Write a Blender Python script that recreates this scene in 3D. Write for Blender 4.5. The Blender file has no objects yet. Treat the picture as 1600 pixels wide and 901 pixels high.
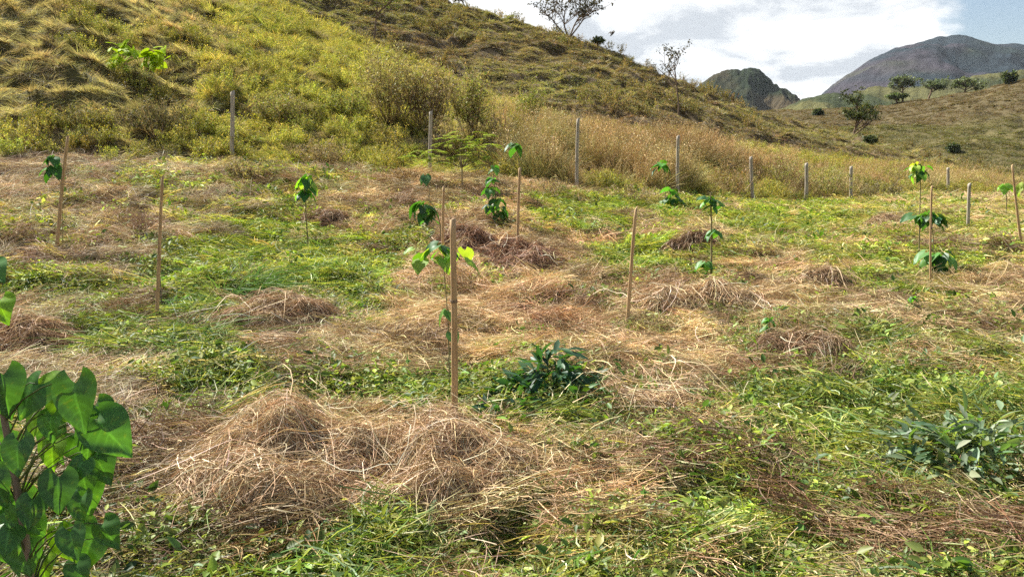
import bpy, math, random
import numpy as np
from mathutils import Vector, Matrix
R = math.radians
rng = np.random.default_rng(7)
SC = bpy.context.scene
COL = SC.collection

# ------------------------------------------------------------------ camera
CAM_H, PITCH, F = 1.6, math.atan(210 / 1200.0), 1200.0
cp, sp = math.cos(PITCH), math.sin(PITCH)
cam_d = bpy.data.cameras.new('camera'); cam = bpy.data.objects.new('camera', cam_d); COL.objects.link(cam)
cam_d.sensor_width = 36; cam_d.lens = 27.0; cam_d.clip_start = 0.05; cam_d.clip_end = 20000
cam.location = (0, 0, CAM_H); cam.rotation_euler = (math.pi / 2 - PITCH, 0, 0)
SC.camera = cam

# ------------------------------------------------------------------ light
SUN_AZ, SUN_EL = R(-46), R(44)          # azimuth from +Y, negative = to the left
sd = Vector((math.sin(SUN_AZ) * math.cos(SUN_EL), math.cos(SUN_AZ) * math.cos(SUN_EL), math.sin(SUN_EL)))
sl = bpy.data.lights.new('sun', 'SUN'); sun = bpy.data.objects.new('sun', sl); COL.objects.link(sun)
sl.energy = 5.0; sl.angle = R(0.6); sl.color = (1.0, 0.925, 0.80)
sun.rotation_euler = sd.to_track_quat('Z', 'Y').to_euler(); sun.location = (0, 0, 60)
SC.view_settings.view_transform = 'Standard'; SC.view_settings.look = 'None'
SC.view_settings.exposure = 1.50; SC.view_settings.gamma = 1.0
SC.view_settings.use_curve_mapping = False
SC.cycles.max_bounces = 6; SC.cycles.diffuse_bounces = 2; SC.cycles.transmission_bounces = 4
SC.cycles.glossy_bounces = 2; SC.cycles.transparent_max_bounces = 4; SC.cycles.volume_bounces = 0
SC.cycles.caustics_reflective = False; SC.cycles.caustics_refractive = False
SC.cycles.use_denoising = False; SC.cycles.denoiser = 'OPENIMAGEDENOISE'; SC.cycles.denoising_input_passes = 'RGB_ALBEDO_NORMAL'; SC.cycles.denoising_prefilter = 'ACCURATE'; SC.cycles.use_adaptive_sampling = True; SC.cycles.adaptive_threshold = .016

W = bpy.data.worlds.new('World'); SC.world = W; W.use_nodes = True
nt = W.node_tree; nt.nodes.clear()
def N(t, k, **kw):
    n = t.nodes.new(k)
    for a, b in kw.items(): setattr(n, a, b)
    return n
def L(t, a, b): t.links.new(a, b)
sky = N(nt, 'ShaderNodeTexSky', sky_type='NISHITA', sun_disc=False, sun_elevation=SUN_EL, sun_rotation=SUN_AZ)
bg = N(nt, 'ShaderNodeBackground'); bg.inputs[1].default_value = 0.045
out = N(nt, 'ShaderNodeOutputWorld')
tc = N(nt, 'ShaderNodeTexCoord'); sep = N(nt, 'ShaderNodeSeparateXYZ'); L(nt, tc.outputs['Generated'], sep.inputs[0])
def M(t, op, a, b=None, c=None, clamp=False):
    n = N(t, 'ShaderNodeMath', operation=op, use_clamp=clamp)
    for i, v in enumerate((a, b, c)):
        if v is None: continue
        if hasattr(v, 'links'): L(t, v, n.inputs[i])
        else: n.inputs[i].default_value = v
    return n.outputs[0]
# cloud layer: direction projected on a plane overhead (flattened towards the horizon)
den = M(nt, 'ADD', M(nt, 'MAXIMUM', sep.outputs[2], 0.0), 0.22)
cx = M(nt, 'DIVIDE', sep.outputs[0], den); cy = M(nt, 'DIVIDE', sep.outputs[1], den)
cmb = N(nt, 'ShaderNodeCombineXYZ'); L(nt, cx, cmb.inputs[0]); L(nt, cy, cmb.inputs[1]); cmb.inputs[2].default_value = 3.7
def noise(t, vec, scale, detail=6, rough=.55, dist=0.0, off=None):
    n = N(t, 'ShaderNodeTexNoise'); n.inputs['Scale'].default_value = scale; n.inputs['Detail'].default_value = detail
    n.inputs['Roughness'].default_value = rough; n.inputs['Distortion'].default_value = dist
    if off is not None:
        a = N(t, 'ShaderNodeVectorMath', operation='ADD'); a.inputs[1].default_value = off; L(t, vec, a.inputs[0]); vec = a.outputs[0]
    L(t, vec, n.inputs['Vector']); return n.outputs[0]
def ramp(t, fac, stops, interp='EASE'):
    r = N(t, 'ShaderNodeValToRGB'); r.color_ramp.interpolation = interp
    el = r.color_ramp.elements
    while len(el) < len(stops): el.new(0.5)
    for e, (p, c) in zip(el, stops): e.position = p; e.color = (c[0], c[1], c[2], 1) if hasattr(c, '__len__') else (c, c, c, 1)
    L(t, fac, r.inputs[0]); return r.outputs[0]
CLOUD_OFF = (0.9, 2.3, 0.0)
hole = N(nt, 'ShaderNodeVectorMath', operation='DISTANCE'); L(nt, tc.outputs['Generated'], hole.inputs[0]); HD = (Vector((790 / F, cp + 425 / F * sp, 425 / F * cp - sp))).normalized(); hole.inputs[1].default_value = HD
hm = M(nt, 'MULTIPLY', M(nt, 'SUBTRACT', 1.0, M(nt, 'DIVIDE', hole.outputs['Value'], .10), clamp=True), .5)
bias = M(nt, 'SUBTRACT', M(nt, 'MULTIPLY', M(nt, 'SUBTRACT', sep.outputs[2], .34, clamp=True), .5), M(nt, 'MULTIPLY', sep.outputs[1], .06))
cov = ramp(nt, M(nt, 'SUBTRACT', M(nt, 'SUBTRACT', noise(nt, cmb.outputs[0], 0.9, 7, .58, .3, CLOUD_OFF), bias), hm), [(0.33, 0), (0.45, 1)])
shade = ramp(nt, noise(nt, cmb.outputs[0], 2.3, 8, .56, .35, (4.2, 1.0, 0)), [(0.40, (5.1, 5.5, 6.0)), (0.465, (7.1, 7.4, 7.7)), (0.52, (9.4, 9.5, 9.6))])
mx = N(nt, 'ShaderNodeMix', data_type='RGBA'); L(nt, cov, mx.inputs[0]); L(nt, sky.outputs[0], mx.inputs[6]); L(nt, shade, mx.inputs[7])
L(nt, mx.outputs[2], bg.inputs[0]); L(nt, bg.outputs[0], out.inputs[0])

# ------------------------------------------------------------------ numeric helpers
def _hash(ix, iy, s):
    h = (ix.astype(np.int64) * 374761393 + iy.astype(np.int64) * 668265263 + s * 1442695041) & 0xffffffff
    h = ((h ^ (h >> 13)) * 1274126177) & 0xffffffff
    return ((h ^ (h >> 16)) & 0xffff) / 65535.0
def vnoise(x, y, s=0):
    ix = np.floor(x); iy = np.floor(y); fx = x - ix; fy = y - iy
    fx = fx * fx * fx * (fx * (fx * 6 - 15) + 10); fy = fy * fy * fy * (fy * (fy * 6 - 15) + 10)
    a = _hash(ix, iy, s); b = _hash(ix + 1, iy, s); c = _hash(ix, iy + 1, s); d = _hash(ix + 1, iy + 1, s)
    return (a + (b - a) * fx) * (1 - fy) + (c + (d - c) * fx) * fy
def fbm(x, y, oct=4, s=0, g=.5):
    v = 0; a = 1; t = 0
    for o in range(oct):
        v = v + a * vnoise(x * 2 ** o + 17.3 * o, y * 2 ** o - 9.1 * o, s + o); t += a; a *= g
    return v / t
def sstep(a, b, x):
    t = np.clip((x - a) / (b - a), 0, 1); return t * t * (3 - 2 * t)
def gsm(A, sig, axis):
    k = int(3 * sig) + 1; w = np.exp(-.5 * (np.arange(-k, k + 1) / sig) ** 2); w /= w.sum()
    A = np.moveaxis(A, axis, 0); P = np.concatenate([np.repeat(A[:1], k, 0), A, np.repeat(A[-1:], k, 0)])
    o = sum(w[i] * P[i:i + len(A)] for i in range(2 * k + 1)); return np.moveaxis(o, 0, axis)
def ray(px, py):
    xr = (px - 800) / F; yr = -(py - 450.5) / F
    return xr, cp + yr * sp, yr * cp - sp       # X, Y, Z of the direction
def conv(px, py, Y):
    dx, dy, dz = ray(px, py); t = dx / dy
    return math.atan(t), Y * math.sqrt(1 + t * t), CAM_H + dz / dy * Y
def pix(x, y, z):                                # world -> photo pixel, used to look up which plants grow at a spot
    zz = z - CAM_H; d = y * cp - zz * sp; u = y * sp + zz * cp
    d = np.maximum(d, .05); return 800 + F * x / d, 450.5 - F * u / d

# ------------------------------------------------------------------ terrain
TH = np.linspace(-math.pi / 3.2, math.pi / 3.2, 500)
def curve(pts, sig=7):
    a = np.array([conv(*p) for p in pts])
    return gsm(np.interp(TH, a[:, 0], a[:, 1]), sig, 0), gsm(np.interp(TH, a[:, 0], a[:, 2]), sig, 0)
one = np.ones_like(TH)
cB = curve([(-600, 500, 6.8), (0, 500, 7.0), (800, 500, 7.6), (1600, 500, 7.5), (2200, 500, 7.5)])
cC = curve([(-600, 385, 9.2), (0, 385, 9.4), (480, 390, 11), (800, 390, 11.5), (1600, 390, 12.2), (2200, 390, 12)])
cD = curve([(-600, 255, 15.5), (0, 262, 15.5), (363, 262, 16), (672, 282, 16.5), (902, 305, 17), (1059, 309, 20), (1174, 320, 24), (1260, 324, 27), (1330, 320, 30), (1481, 309, 37), (1600, 312, 40), (2200, 320, 42)], 4)
cE = curve([(-600, -350, 45), (0, -230, 48), (200, -95, 48), (330, -28, 47), (430, 22, 46), (530, 72, 45), (600, 100, 44), (750, 160, 40), (850, 195, 37), (950, 212, 35), (1050, 226, 36), (1200, 252, 40), (1400, 268, 48), (1600, 290, 54), (2200, 310, 58)])
cF = curve([(-600, -330, 59), (0, -205, 61), (200, -70, 61), (330, -3, 60), (430, 45, 59), (530, 92, 58), (600, 118, 56), (750, 172, 52), (850, 192, 49), (950, 202, 47), (1050, 212, 48), (1200, 236, 52), (1400, 255, 60), (1600, 288, 66), (2200, 312, 68)])
cH = curve([(-600, -420, 92), (0, -265, 92), (400, -112, 92), (600, -38, 90), (700, -1, 87), (800, 28, 84), (870, 47, 81), (940, 73, 79), (1000, 100, 77), (1100, 142, 75), (1200, 182, 77), (1300, 204, 83), (1400, 226, 87), (1500, 254, 87), (1600, 284, 85), (2200, 335, 85)], 5)
cJ = (cH[0] + 30, cH[1] - 5.0)
cK = curve([(-600, 60, 240), (0, 100, 240), (1000, 176, 235), (1180, 181, 230), (1250, 173, 225), (1300, 169, 220), (1400, 160, 210), (1440, 152, 205), (1500, 141, 200), (1550, 127, 198), (1600, 112, 196), (1750, 75, 195), (2200, 60, 200)])
cL = (cK[0] + 150, cK[1] - 30)
CUR = [(one * .01, one * 0), (one * 2.7, one * 0), cB, cC, cD, cE, cF, cH, cJ, cK, cL, (one * 900, one * -30), (one * 9000, one * -30)]
LR = np.linspace(math.log(.4), math.log(9000), 1000); RR = np.exp(LR)
RC = np.array([c[0] for c in CUR]); ZC = np.array([c[1] for c in CUR])
TAB = np.array([np.interp(RR, RC[:, i], ZC[:, i]) for i in range(len(TH))])
TAB = gsm(TAB, 3.0, 1)
def zoneR(k, th): return np.interp(np.clip(th, TH[0], TH[-1]), TH, RC[k])
def base_z(th, r):
    def look(t):
        u = np.clip((t - TH[0]) / (TH[-1] - TH[0]) * (len(TH) - 1), 0, len(TH) - 1.001); v = np.clip((np.log(np.maximum(r, .41)) - LR[0]) / (LR[-1] - LR[0]) * (len(LR) - 1), 0, len(LR) - 1.001)
        i = u.astype(int); j = v.astype(int); fu = u - i; fv = v - j
        return (TAB[i, j] * (1 - fu) + TAB[i + 1, j] * fu) * (1 - fv) + (TAB[i, j + 1] * (1 - fu) + TAB[i + 1, j + 1] * fu) * fv
    z = look(th); a = np.abs(th); m = a > TH[-1]
    if np.any(m):
        w = sstep(TH[-1], math.pi, a) * .5
        zo = look(-np.sign(th) * np.full_like(th, TH[-1])); z = np.where(m, z * (1 - w) + zo * w, z)
    return z
# low mounds of raked grass in the field: x px, y px, height, radius across, radius along (metres)
BUMPS = []
def ground(x, y, detail=True):
    x = np.asarray(x, float); y = np.asarray(y, float)
    th = np.arctan2(x, y); r = np.hypot(x, y); z = base_z(th, r)
    rD, rE, rH, rJ = (zoneR(k, th) for k in (4, 5, 7, 8))
    near = sstep(.6, 2.0, r)
    fld = 1 - sstep(.93, 1.03, r / rD)
    z = z + fld * near * ((fbm(x * .9, y * .9, 2, 3) - .5) * .20 + (fbm(x * 2.4, y * 2.4, 3, 5) - .5) * .20 + (fbm(x * 6.5, y * 6.5, 2, 7) - .5) * .07)
    h1 = (.25 * sstep(.97, 1.04, r / rD) + .75 * sstep(1.0, 1.3, r / rD)) * (1 - sstep(.95, 1.15, r / rE))
    amp1 = .35 + .65 * sstep(.25, -.2, th)
    n1 = 1 - np.abs(2 * fbm(x * .5 + .12 * y, y * 1.0, 3, 11, .5) - 1)
    n2 = 1 - np.abs(2 * fbm(x * 1.3, y * 1.8, 2, 31, .45) - 1)
    z = z + h1 * amp1 * ((n1 - .65) * 1.3 + (n2 - .6) * .65)
    h2 = sstep(.9, 1.2, r / rE) * (1 - sstep(.97, 1.1, r / rH))
    w = fbm(x * .07, y * .07, 3, 41) * 4 + fbm(x * .35, y * .35, 2, 43) * .9
    st = (z * .85 + w) % 1.0; st = np.where(st < .72, st / .72, (1 - st) / .28)
    z = z + h2 * ((st - .5) * .62 * (.3 + 1.1 * fbm(x * .3, y * .3, 2, 45)) + (fbm(x * .5, y * .5, 3, 47) - .5) * .8)
    h3 = sstep(0, .6, (r - rJ) / 60)
    st3 = (z * .45 + fbm(x * .03, y * .03, 3, 51) * 6 + fbm(x * .2, y * .2, 2, 53) * .9) % 1.0; st3 = np.where(st3 < .75, st3 / .75, (1 - st3) / .25)
    z = z + h3 * ((st3 - .5) * .7 + (fbm(x * .04, y * .04, 4, 57) - .5) * 5)
    for (bx, by, h, rx, ry) in BUMPS:
        z = z + h * np.exp(-(((x - bx) / rx) ** 2 + ((y - by) / ry) ** 2) ** 1.2)
    return z
def hit(px, py, rmin=1.0, rmax=600):
    """world point where the line of sight through a photo pixel meets the ground"""
    dx, dy, dz = ray(px, py); Y = np.exp(np.linspace(math.log(rmin), math.log(rmax), 5000)); X = Y * dx / dy; Z = CAM_H + Y * dz / dy
    g = ground(X, Y); i = np.argmax(Z < g)
    if not np.any(Z < g): i = int(np.argmin(Z - g))
    return float(X[i]), float(Y[i]), float(g[i])
def at_y(px, Y, py=300):
    dx, dy, dz = ray(px, py); X = Y * dx / dy
    return X, Y, float(ground(np.array([X]), np.array([Y]))[0])
for (px, py, h, rx, ry) in [(700, 525, .12, .5, .4), (1480, 700, .08, .6, .4), (140, 455, .1, .7, .4), (1440, 520, .1, .5, .3), (900, 780, .06, .5, .3), (400, 345, .14, .9, .4), (930, 590, .1, .4, .3), (620, 400, .12, 1.0, .5), (150, 330, .12, .8, .5), (330, 600, .08, .5, .3)]:
    q = hit(px, py); BUMPS.append((q[0], q[1], h, rx, ry))

# ------------------------------------------------------------------ mesh helpers
class MB:
    """collects quads / tris with a colour per vertex"""
    def __init__(s): s.v = []; s.q = []; s.t = []; s.c = []; s.n = 0
    def add(s, V, Fq=None, Ft=None, C=(1, 1, 1)):
        V = np.asarray(V, float).reshape(-1, 3); C = np.asarray(C, float)
        if C.ndim == 1: C = np.tile(C, (len(V), 1))
        s.v.append(V); s.c.append(C)
        if Fq is not None and len(Fq): s.q.append(np.asarray(Fq).reshape(-1, 4) + s.n)
        if Ft is not None and len(Ft): s.t.append(np.asarray(Ft).reshape(-1, 3) + s.n)
        s.n += len(V)
    def mesh(s, name, mat, smooth=False):
        V = np.concatenate(s.v); C = np.concatenate(s.c)
        q = np.concatenate(s.q) if s.q else np.zeros((0, 4), int); t = np.concatenate(s.t) if s.t else np.zeros((0, 3), int)
        me = bpy.data.meshes.new(name); me.vertices.add(len(V)); me.vertices.foreach_set('co', V.ravel().astype(np.float32))
        nl = q.size + t.size; me.loops.add(nl); me.loops.foreach_set('vertex_index', np.concatenate([q.ravel(), t.ravel()]).astype(np.int32))
        me.polygons.add(len(q) + len(t))
        ls = np.concatenate([np.arange(len(q)) * 4, q.size + np.arange(len(t)) * 3]).astype(np.int32); me.polygons.foreach_set('loop_start', ls)
        if smooth: me.polygons.foreach_set('use_smooth', np.ones(len(q) + len(t), bool))
        me.update(calc_edges=True)
        a = me.attributes.new('col', 'FLOAT_COLOR', 'POINT'); a.data.foreach_set('color', np.concatenate([C, np.ones((len(C), 1))], 1).ravel().astype(np.float32))
        me.materials.append(mat); return me
    def obj(s, name, mat, parent=None, smooth=False, loc=None):
        o = bpy.data.objects.new(name, s.mesh(name, mat, smooth)); COL.objects.link(o)
        if parent: o.parent = parent
        if loc is not None: o.location = loc
        return o
def unit(v): return v / np.maximum(np.linalg.norm(v, axis=-1, keepdims=True), 1e-9)
def ribbons(mb, P, Wd, C, tube=False, ref=None):
    """P (n,k,3) centre lines, Wd (n,k) or (n,) widths, C (n,3) colours; tube -> three-sided stems"""
    P = np.asarray(P, float); n, k, _ = P.shape; Wd = np.asarray(Wd, float)
    if Wd.ndim == 1: Wd = Wd[:, None] * np.ones(k)
    T = unit(np.gradient(P, axis=1)); r = rng.normal(size=(n, 1, 3)) if ref is None else np.broadcast_to(ref, (n, 1, 3))
    S = unit(np.cross(T, r)); C = np.asarray(C, float)
    if C.ndim == 1: C = np.tile(C, (n, 1))
    if not tube:
        V = np.stack([P - S * Wd[..., None] / 2, P + S * Wd[..., None] / 2], 2).reshape(-1, 3)
        b = (np.arange(n)[:, None] * k * 2 + np.arange(k - 1)[None] * 2)[..., None]
        Fq = (b + np.array([0, 1, 3, 2])).reshape(-1, 4); mb.add(V, Fq, C=np.repeat(C, k * 2, 0))
    else:
        m = tube if tube is not True else 4; B = np.cross(T, S); a = np.arange(m) * 2 * math.pi / m
        V = P[:, :, None] + (S[:, :, None] * np.cos(a)[:, None] + B[:, :, None] * np.sin(a)[:, None]) * Wd[..., None, None] / 2
        b = (np.arange(n)[:, None, None] * k + np.arange(k - 1)[None, :, None]) * m; j = np.arange(m)[None, None]; j2 = (j + 1) % m
        Fq = np.stack([b + j, b + j2, b + m + j2, b + m + j], -1).reshape(-1, 4); mb.add(V.reshape(-1, 3), Fq, C=np.repeat(C, k * m, 0))
def place(mb, tpl, Pos, Dir, Up, S, C):
    """copies of a leaf template (along +Y, face +Z) at Pos, pointing along Dir"""
    V, Fq, Ft = tpl; D = unit(Dir); X = unit(np.cross(D, Up)); Z = np.cross(X, D); n = len(Pos); S = np.asarray(S, float)
    if S.ndim == 1: S = np.stack([S, S, S], 1)
    W_ = V[None] * S[:, None]
    G = Pos[:, None] + W_[..., :1] * X[:, None] + W_[..., 1:2] * D[:, None] + W_[..., 2:] * Z[:, None]
    off = (np.arange(n) * len(V))[:, None, None]
    C = np.asarray(C, float)
    if C.ndim == 1: C = np.tile(C, (n, 1))
    mb.add(G.reshape(-1, 3), (np.asarray(Fq)[None] + off).reshape(-1, 4) if len(Fq) else None, (np.asarray(Ft)[None] + off).reshape(-1, 3) if len(Ft) else None, np.repeat(C, len(V), 0))
LEAF_S = (np.array([(0, 0, 0), (-.24, .35, .07), (.24, .35, .07), (0, .45, -.02), (-.18, .7, .05), (.18, .7, .05), (0, 1, -.1)], float), [], [(0, 3, 1), (0, 2, 3), (1, 3, 4), (3, 2, 5), (3, 6, 4), (3, 5, 6)])
LEAF_D = (np.array([(0, 0, 0), (-.26, .5, .08), (.26, .5, .08), (0, 1, -.06)], float), [], [(0, 2, 1), (1, 2, 3)])
LEAF_L = (np.array([(-.02, 0, 0), (.02, 0, 0), (-.12, .3, .04), (0, .3, 0), (.12, .3, .04), (-.13, .6, 0), (0, .6, -.05), (.13, .6, 0), (-.05, .88, -.1), (.05, .88, -.1), (0, 1, -.15)], float), [(2, 3, 6, 5), (3, 4, 7, 6)], [(0, 3, 2), (0, 1, 3), (1, 4, 3), (5, 6, 8), (6, 9, 8), (6, 7, 9), (8, 9, 10)])
def heart(droop=.25, fold=.12, nt_=8, ns=7, wid=.92, wave=.03):
    V = []
    for i in range(nt_):
        t = i / (nt_ - 1)
        w = wid * (max(math.sin(math.pi * min(1, .10 + .90 * t ** .72)), 0)) ** .85 * (1 - .25 * t)
        for j in range(ns):
            s = -1 + 2 * j / (ns - 1)
            y = t - .30 * (abs(s) ** 1.2) * (1 - t) ** 1.6
            V.append((s * w * .58, y, abs(s) * w * fold - droop * t * t + wave * math.sin(7 * t + 3 * s)))
    Fq = [(i * ns + j, i * ns + j + 1, (i + 1) * ns + j + 1, (i + 1) * ns + j) for i in range(nt_ - 1) for j in range(ns - 1)]
    return np.array(V), Fq, []
HEARTS = [heart(.2, .1), heart(.45, .2), heart(.35, -.12, wave=.05)]
HEART_LO = heart(.3, .15, 4, 3)
def pal(n, cols, var=.18, hv=.06):
    c = np.array(cols)[rng.integers(0, len(cols), n)]; return c * (1 + rng.normal(size=(n, 1)) * var).clip(.35, 1.9) * (1 + rng.normal(size=(n, 3)) * hv)

# ------------------------------------------------------------------ materials
def plant_mat(name, trans=.35, tint=True, gloss=.02, rough=.5, tcol=(1.15, 1.2, .6)):
    m = bpy.data.materials.new(name); m.use_nodes = True; t = m.node_tree; t.nodes.clear()
    o = N(t, 'ShaderNodeOutputMaterial'); a = N(t, 'ShaderNodeAttribute', attribute_name='col'); c = a.outputs['Color']
    if tint:
        b = N(t, 'ShaderNodeAttribute', attribute_name='tint', attribute_type='INSTANCER')
        mm = N(t, 'ShaderNodeMix', data_type='RGBA', blend_type='MULTIPLY'); mm.inputs[0].default_value = 1; L(t, c, mm.inputs[6]); L(t, b.outputs['Color'], mm.inputs[7]); c = mm.outputs[2]
    d = N(t, 'ShaderNodeBsdfDiffuse'); L(t, c, d.inputs[0]); sh = d.outputs[0]
    if trans:
        tr = N(t, 'ShaderNodeBsdfTranslucent'); t2 = N(t, 'ShaderNodeMix', data_type='RGBA', blend_type='MULTIPLY'); t2.inputs[0].default_value = 1; L(t, c, t2.inputs[6]); t2.inputs[7].default_value = (*tcol, 1)
        L(t, t2.outputs[2], tr.inputs[0]); ms = N(t, 'ShaderNodeMixShader'); ms.inputs[0].default_value = trans; L(t, sh, ms.inputs[1]); L(t, tr.outputs[0], ms.inputs[2]); sh = ms.outputs[0]
    if gloss:
        g = N(t, 'ShaderNodeBsdfGlossy'); g.inputs['Roughness'].default_value = rough; g.inputs[0].default_value = (.9, .95, 1, 1)
        ms = N(t, 'ShaderNodeMixShader'); ms.inputs[0].default_value = gloss; L(t, sh, ms.inputs[1]); L(t, g.outputs[0], ms.inputs[2]); sh = ms.outputs[0]
    L(t, sh, o.inputs[0]); return m
M_GREEN = plant_mat('green_plants', .38); M_STRAW = plant_mat('dry_straw', .15, gloss=.02, tcol=(1.1, 1, .8))
M_LEAF = plant_mat('sapling_leaf', .36, False, gloss=.02, rough=.45, tcol=(1.5, 1.7, .35)); M_DRY = plant_mat('hay_strands', .12, False, gloss=.02, tcol=(1.1, 1, .8))
M_BUSH = plant_mat('bush_leaf', .3, False, gloss=.015)
def wood_mat(name, c1, c2, sx=60, sz=3, rings=False):
    m = bpy.data.materials.new(name); m.use_nodes = True; t = m.node_tree; b = t.nodes['Principled BSDF']; b.inputs['Roughness'].default_value = .75
    tc = N(t, 'ShaderNodeTexCoord'); mp = N(t, 'ShaderNodeMapping'); mp.inputs['Scale'].default_value = (sx, sx, sz); L(t, tc.outputs['Object'], mp.inputs[0])
    n = noise(t, mp.outputs[0], 1.0, 5, .6); c = ramp(t, n, [(.3, c1), (.7, c2)], 'LINEAR'); L(t, c, b.inputs[0])
    bp = N(t, 'ShaderNodeBump'); bp.inputs['Strength'].default_value = .5; bp.inputs['Distance'].default_value = .004; L(t, n, bp.inputs['Height']); L(t, bp.outputs[0], b.inputs['Normal']); return m
M_BAMBOO = wood_mat('bamboo_stake', (.26, .16, .075), (.52, .37, .20)); M_POST = wood_mat('weathered_post', (.17, .145, .115), (.46, .42, .35)); M_BARK = wood_mat('bark', (.10, .075, .05), (.25, .2, .14), 30, 6)
M_WIRE = wood_mat('rusty_wire', (.08, .06, .05), (.14, .11, .09)); M_STEM = wood_mat('young_stem', (.13, .12, .05), (.26, .22, .11), 80, 10)

def ground_mat():
    m = bpy.data.materials.new('earth_and_thatch'); m.use_nodes = True; t = m.node_tree; b = t.nodes['Principled BSDF']; b.inputs['Roughness'].default_value = .95
    b.inputs['Specular IOR Level'].default_value = .1
    a = N(t, 'ShaderNodeAttribute', attribute_name='col'); tc = N(t, 'ShaderNodeTexCoord')
    n = noise(t, tc.outputs['Object'], 9, 8, .7); n2 = noise(t, tc.outputs['Object'], .9, 6, .65)
    mul = M(t, 'MULTIPLY', M(t, 'ADD', M(t, 'MULTIPLY', n, 1.2), .4), M(t, 'ADD', M(t, 'MULTIPLY', n2, .9), .55))
    v = N(t, 'ShaderNodeVectorMath', operation='SCALE'); L(t, a.outputs['Color'], v.inputs[0]); L(t, mul, v.inputs['Scale']); L(t, v.outputs[0], b.inputs[0])
    bp = N(t, 'ShaderNodeBump'); bp.inputs['Strength'].default_value = .8; bp.inputs['Distance'].default_value = .05; L(t, n, bp.inputs['Height']); L(t, bp.outputs[0], b.inputs['Normal'])
    return m
M_GROUND = ground_mat()

# ------------------------------------------------------------------ ground sheet
def zones(x, y):
    th = np.arctan2(x, y); r = np.hypot(x, y)
    return th, r, zoneR(4, th), zoneR(5, th), zoneR(7, th), zoneR(8, th)
def build_ground():
    tv = np.linspace(R(-44), R(44), 720); te = np.linspace(R(44), R(316), 70)[1:-1]; th = np.concatenate([tv, te])
    r = np.exp(np.concatenate([np.linspace(math.log(.35), math.log(260), 1150), np.linspace(math.log(264), math.log(9000), 60)]))
    A, B = np.meshgrid(th, r, indexing='ij'); A2 = np.where(A > math.pi, A - 2 * math.pi, A)
    X = B * np.sin(A); Y = B * np.cos(A); Z = ground(X, Y)
    n, k = X.shape; V = np.stack([X, Y, Z], -1).reshape(-1, 3)
    _, _, rD, rE, rH, rJ = zones(X.ravel(), Y.ravel()); rr = B.ravel(); x = V[:, 0]; y = V[:, 1]
    col = np.tile(np.array([.075, .05, .03]), (len(V), 1))
    w1 = sstep(.98, 1.05, rr / rD)[:, None]; col = col * (1 - w1) + w1 * np.array([.09, .085, .035])
    w2 = sstep(.95, 1.1, rr / rE)[:, None]; col = col * (1 - w2) + w2 * np.array([.105, .08, .045])
    nn = fbm(x * .02, y * .02, 4, 61)[:, None]; n4 = fbm(x * .006 + 3, y * .012, 3, 63)[:, None]
    c3 = np.array([.10, .082, .043]) * (1 - sstep(.45, .6, nn)) + np.array([.115, .10, .045]) * sstep(.45, .6, nn)
    w3 = sstep(0, 1, (rr - rJ) / 25)[:, None]; col = col * (1 - w3) + w3 * c3
    i = np.arange(n)[:, None]; j = np.arange(k - 1)[None]; i2 = (i + 1) % n
    Fq = np.stack([i * k + j, i * k + j + 1, i2 * k + j + 1, i2 * k + j], -1).reshape(-1, 4)
    mb = MB(); mb.add(V, Fq, C=col)
    cz = float(ground(np.array([0.]), np.array([.01]))[0]); nv = len(V)
    mb.add([(0, 0, cz)], C=(.11, .075, .045)); mb.t.append(np.stack([np.full(n, nv), np.arange(n) * k, ((np.arange(n) + 1) % n) * k], -1)[:, [0, 2, 1]])
    o = mb.obj('ground', M_GROUND, smooth=True); o['kind'] = 'structure'; o['label'] = 'mown field and grassy hillsides rising behind it'
    return o
build_ground()

# ------------------------------------------------------------------ far mountains
def mountain(name, ridge, Y, front, back, colf, zb=-25, nse=.06, seed=0, label=None):
    a = np.array([conv(px, py, Y) for px, py in ridge]); th = np.linspace(a[0, 0], a[-1, 0], 420); zr = np.interp(th, a[:, 0], a[:, 2])
    jag = (fbm(th * 70, th * 0 + seed, 4, seed) - .5) * (.005 if Y > 1500 else .009) * Y
    u = np.concatenate([np.linspace(0, 1, 150), np.linspace(1, 2, 50)[1:]])
    T, U = np.meshgrid(th, u, indexing='ij'); ZR = (zr + jag)[:, None] * np.ones_like(U)
    r = np.where(U < 1, Y - front * (1 - U), Y + back * (U - 1)); up = np.where(U < 1, 1 - (1 - U) ** 1.35, (2 - U) ** 1.2)
    X = r * np.tan(T); Yy = r
    fade = np.clip(up * (1.05 - up) * 4, 0, 1)
    nz = (1 - np.abs(2 * fbm(X / Y * 14, Yy / Y * 9, 5, seed + 5) - 1) - .6) * nse * Y * fade
    Z = zb + (ZR - zb) * up + nz
    V = np.stack([X, Yy, Z], -1).reshape(-1, 3); n, k = X.shape; i = np.arange(n - 1)[:, None]; j = np.arange(k - 1)[None]
    Fq = np.stack([i * k + j, (i + 1) * k + j, (i + 1) * k + j + 1, i * k + j + 1], -1).reshape(-1, 4)
    PX, PY = pix(V[:, 0], V[:, 1], V[:, 2]); C = colf(V, PX, PY, U.ravel())
    mb = MB(); mb.add(V, Fq, C=C); o = mb.obj(name, M_FAR, smooth=True); o['kind'] = 'structure'; o['label'] = label
    return o
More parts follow.
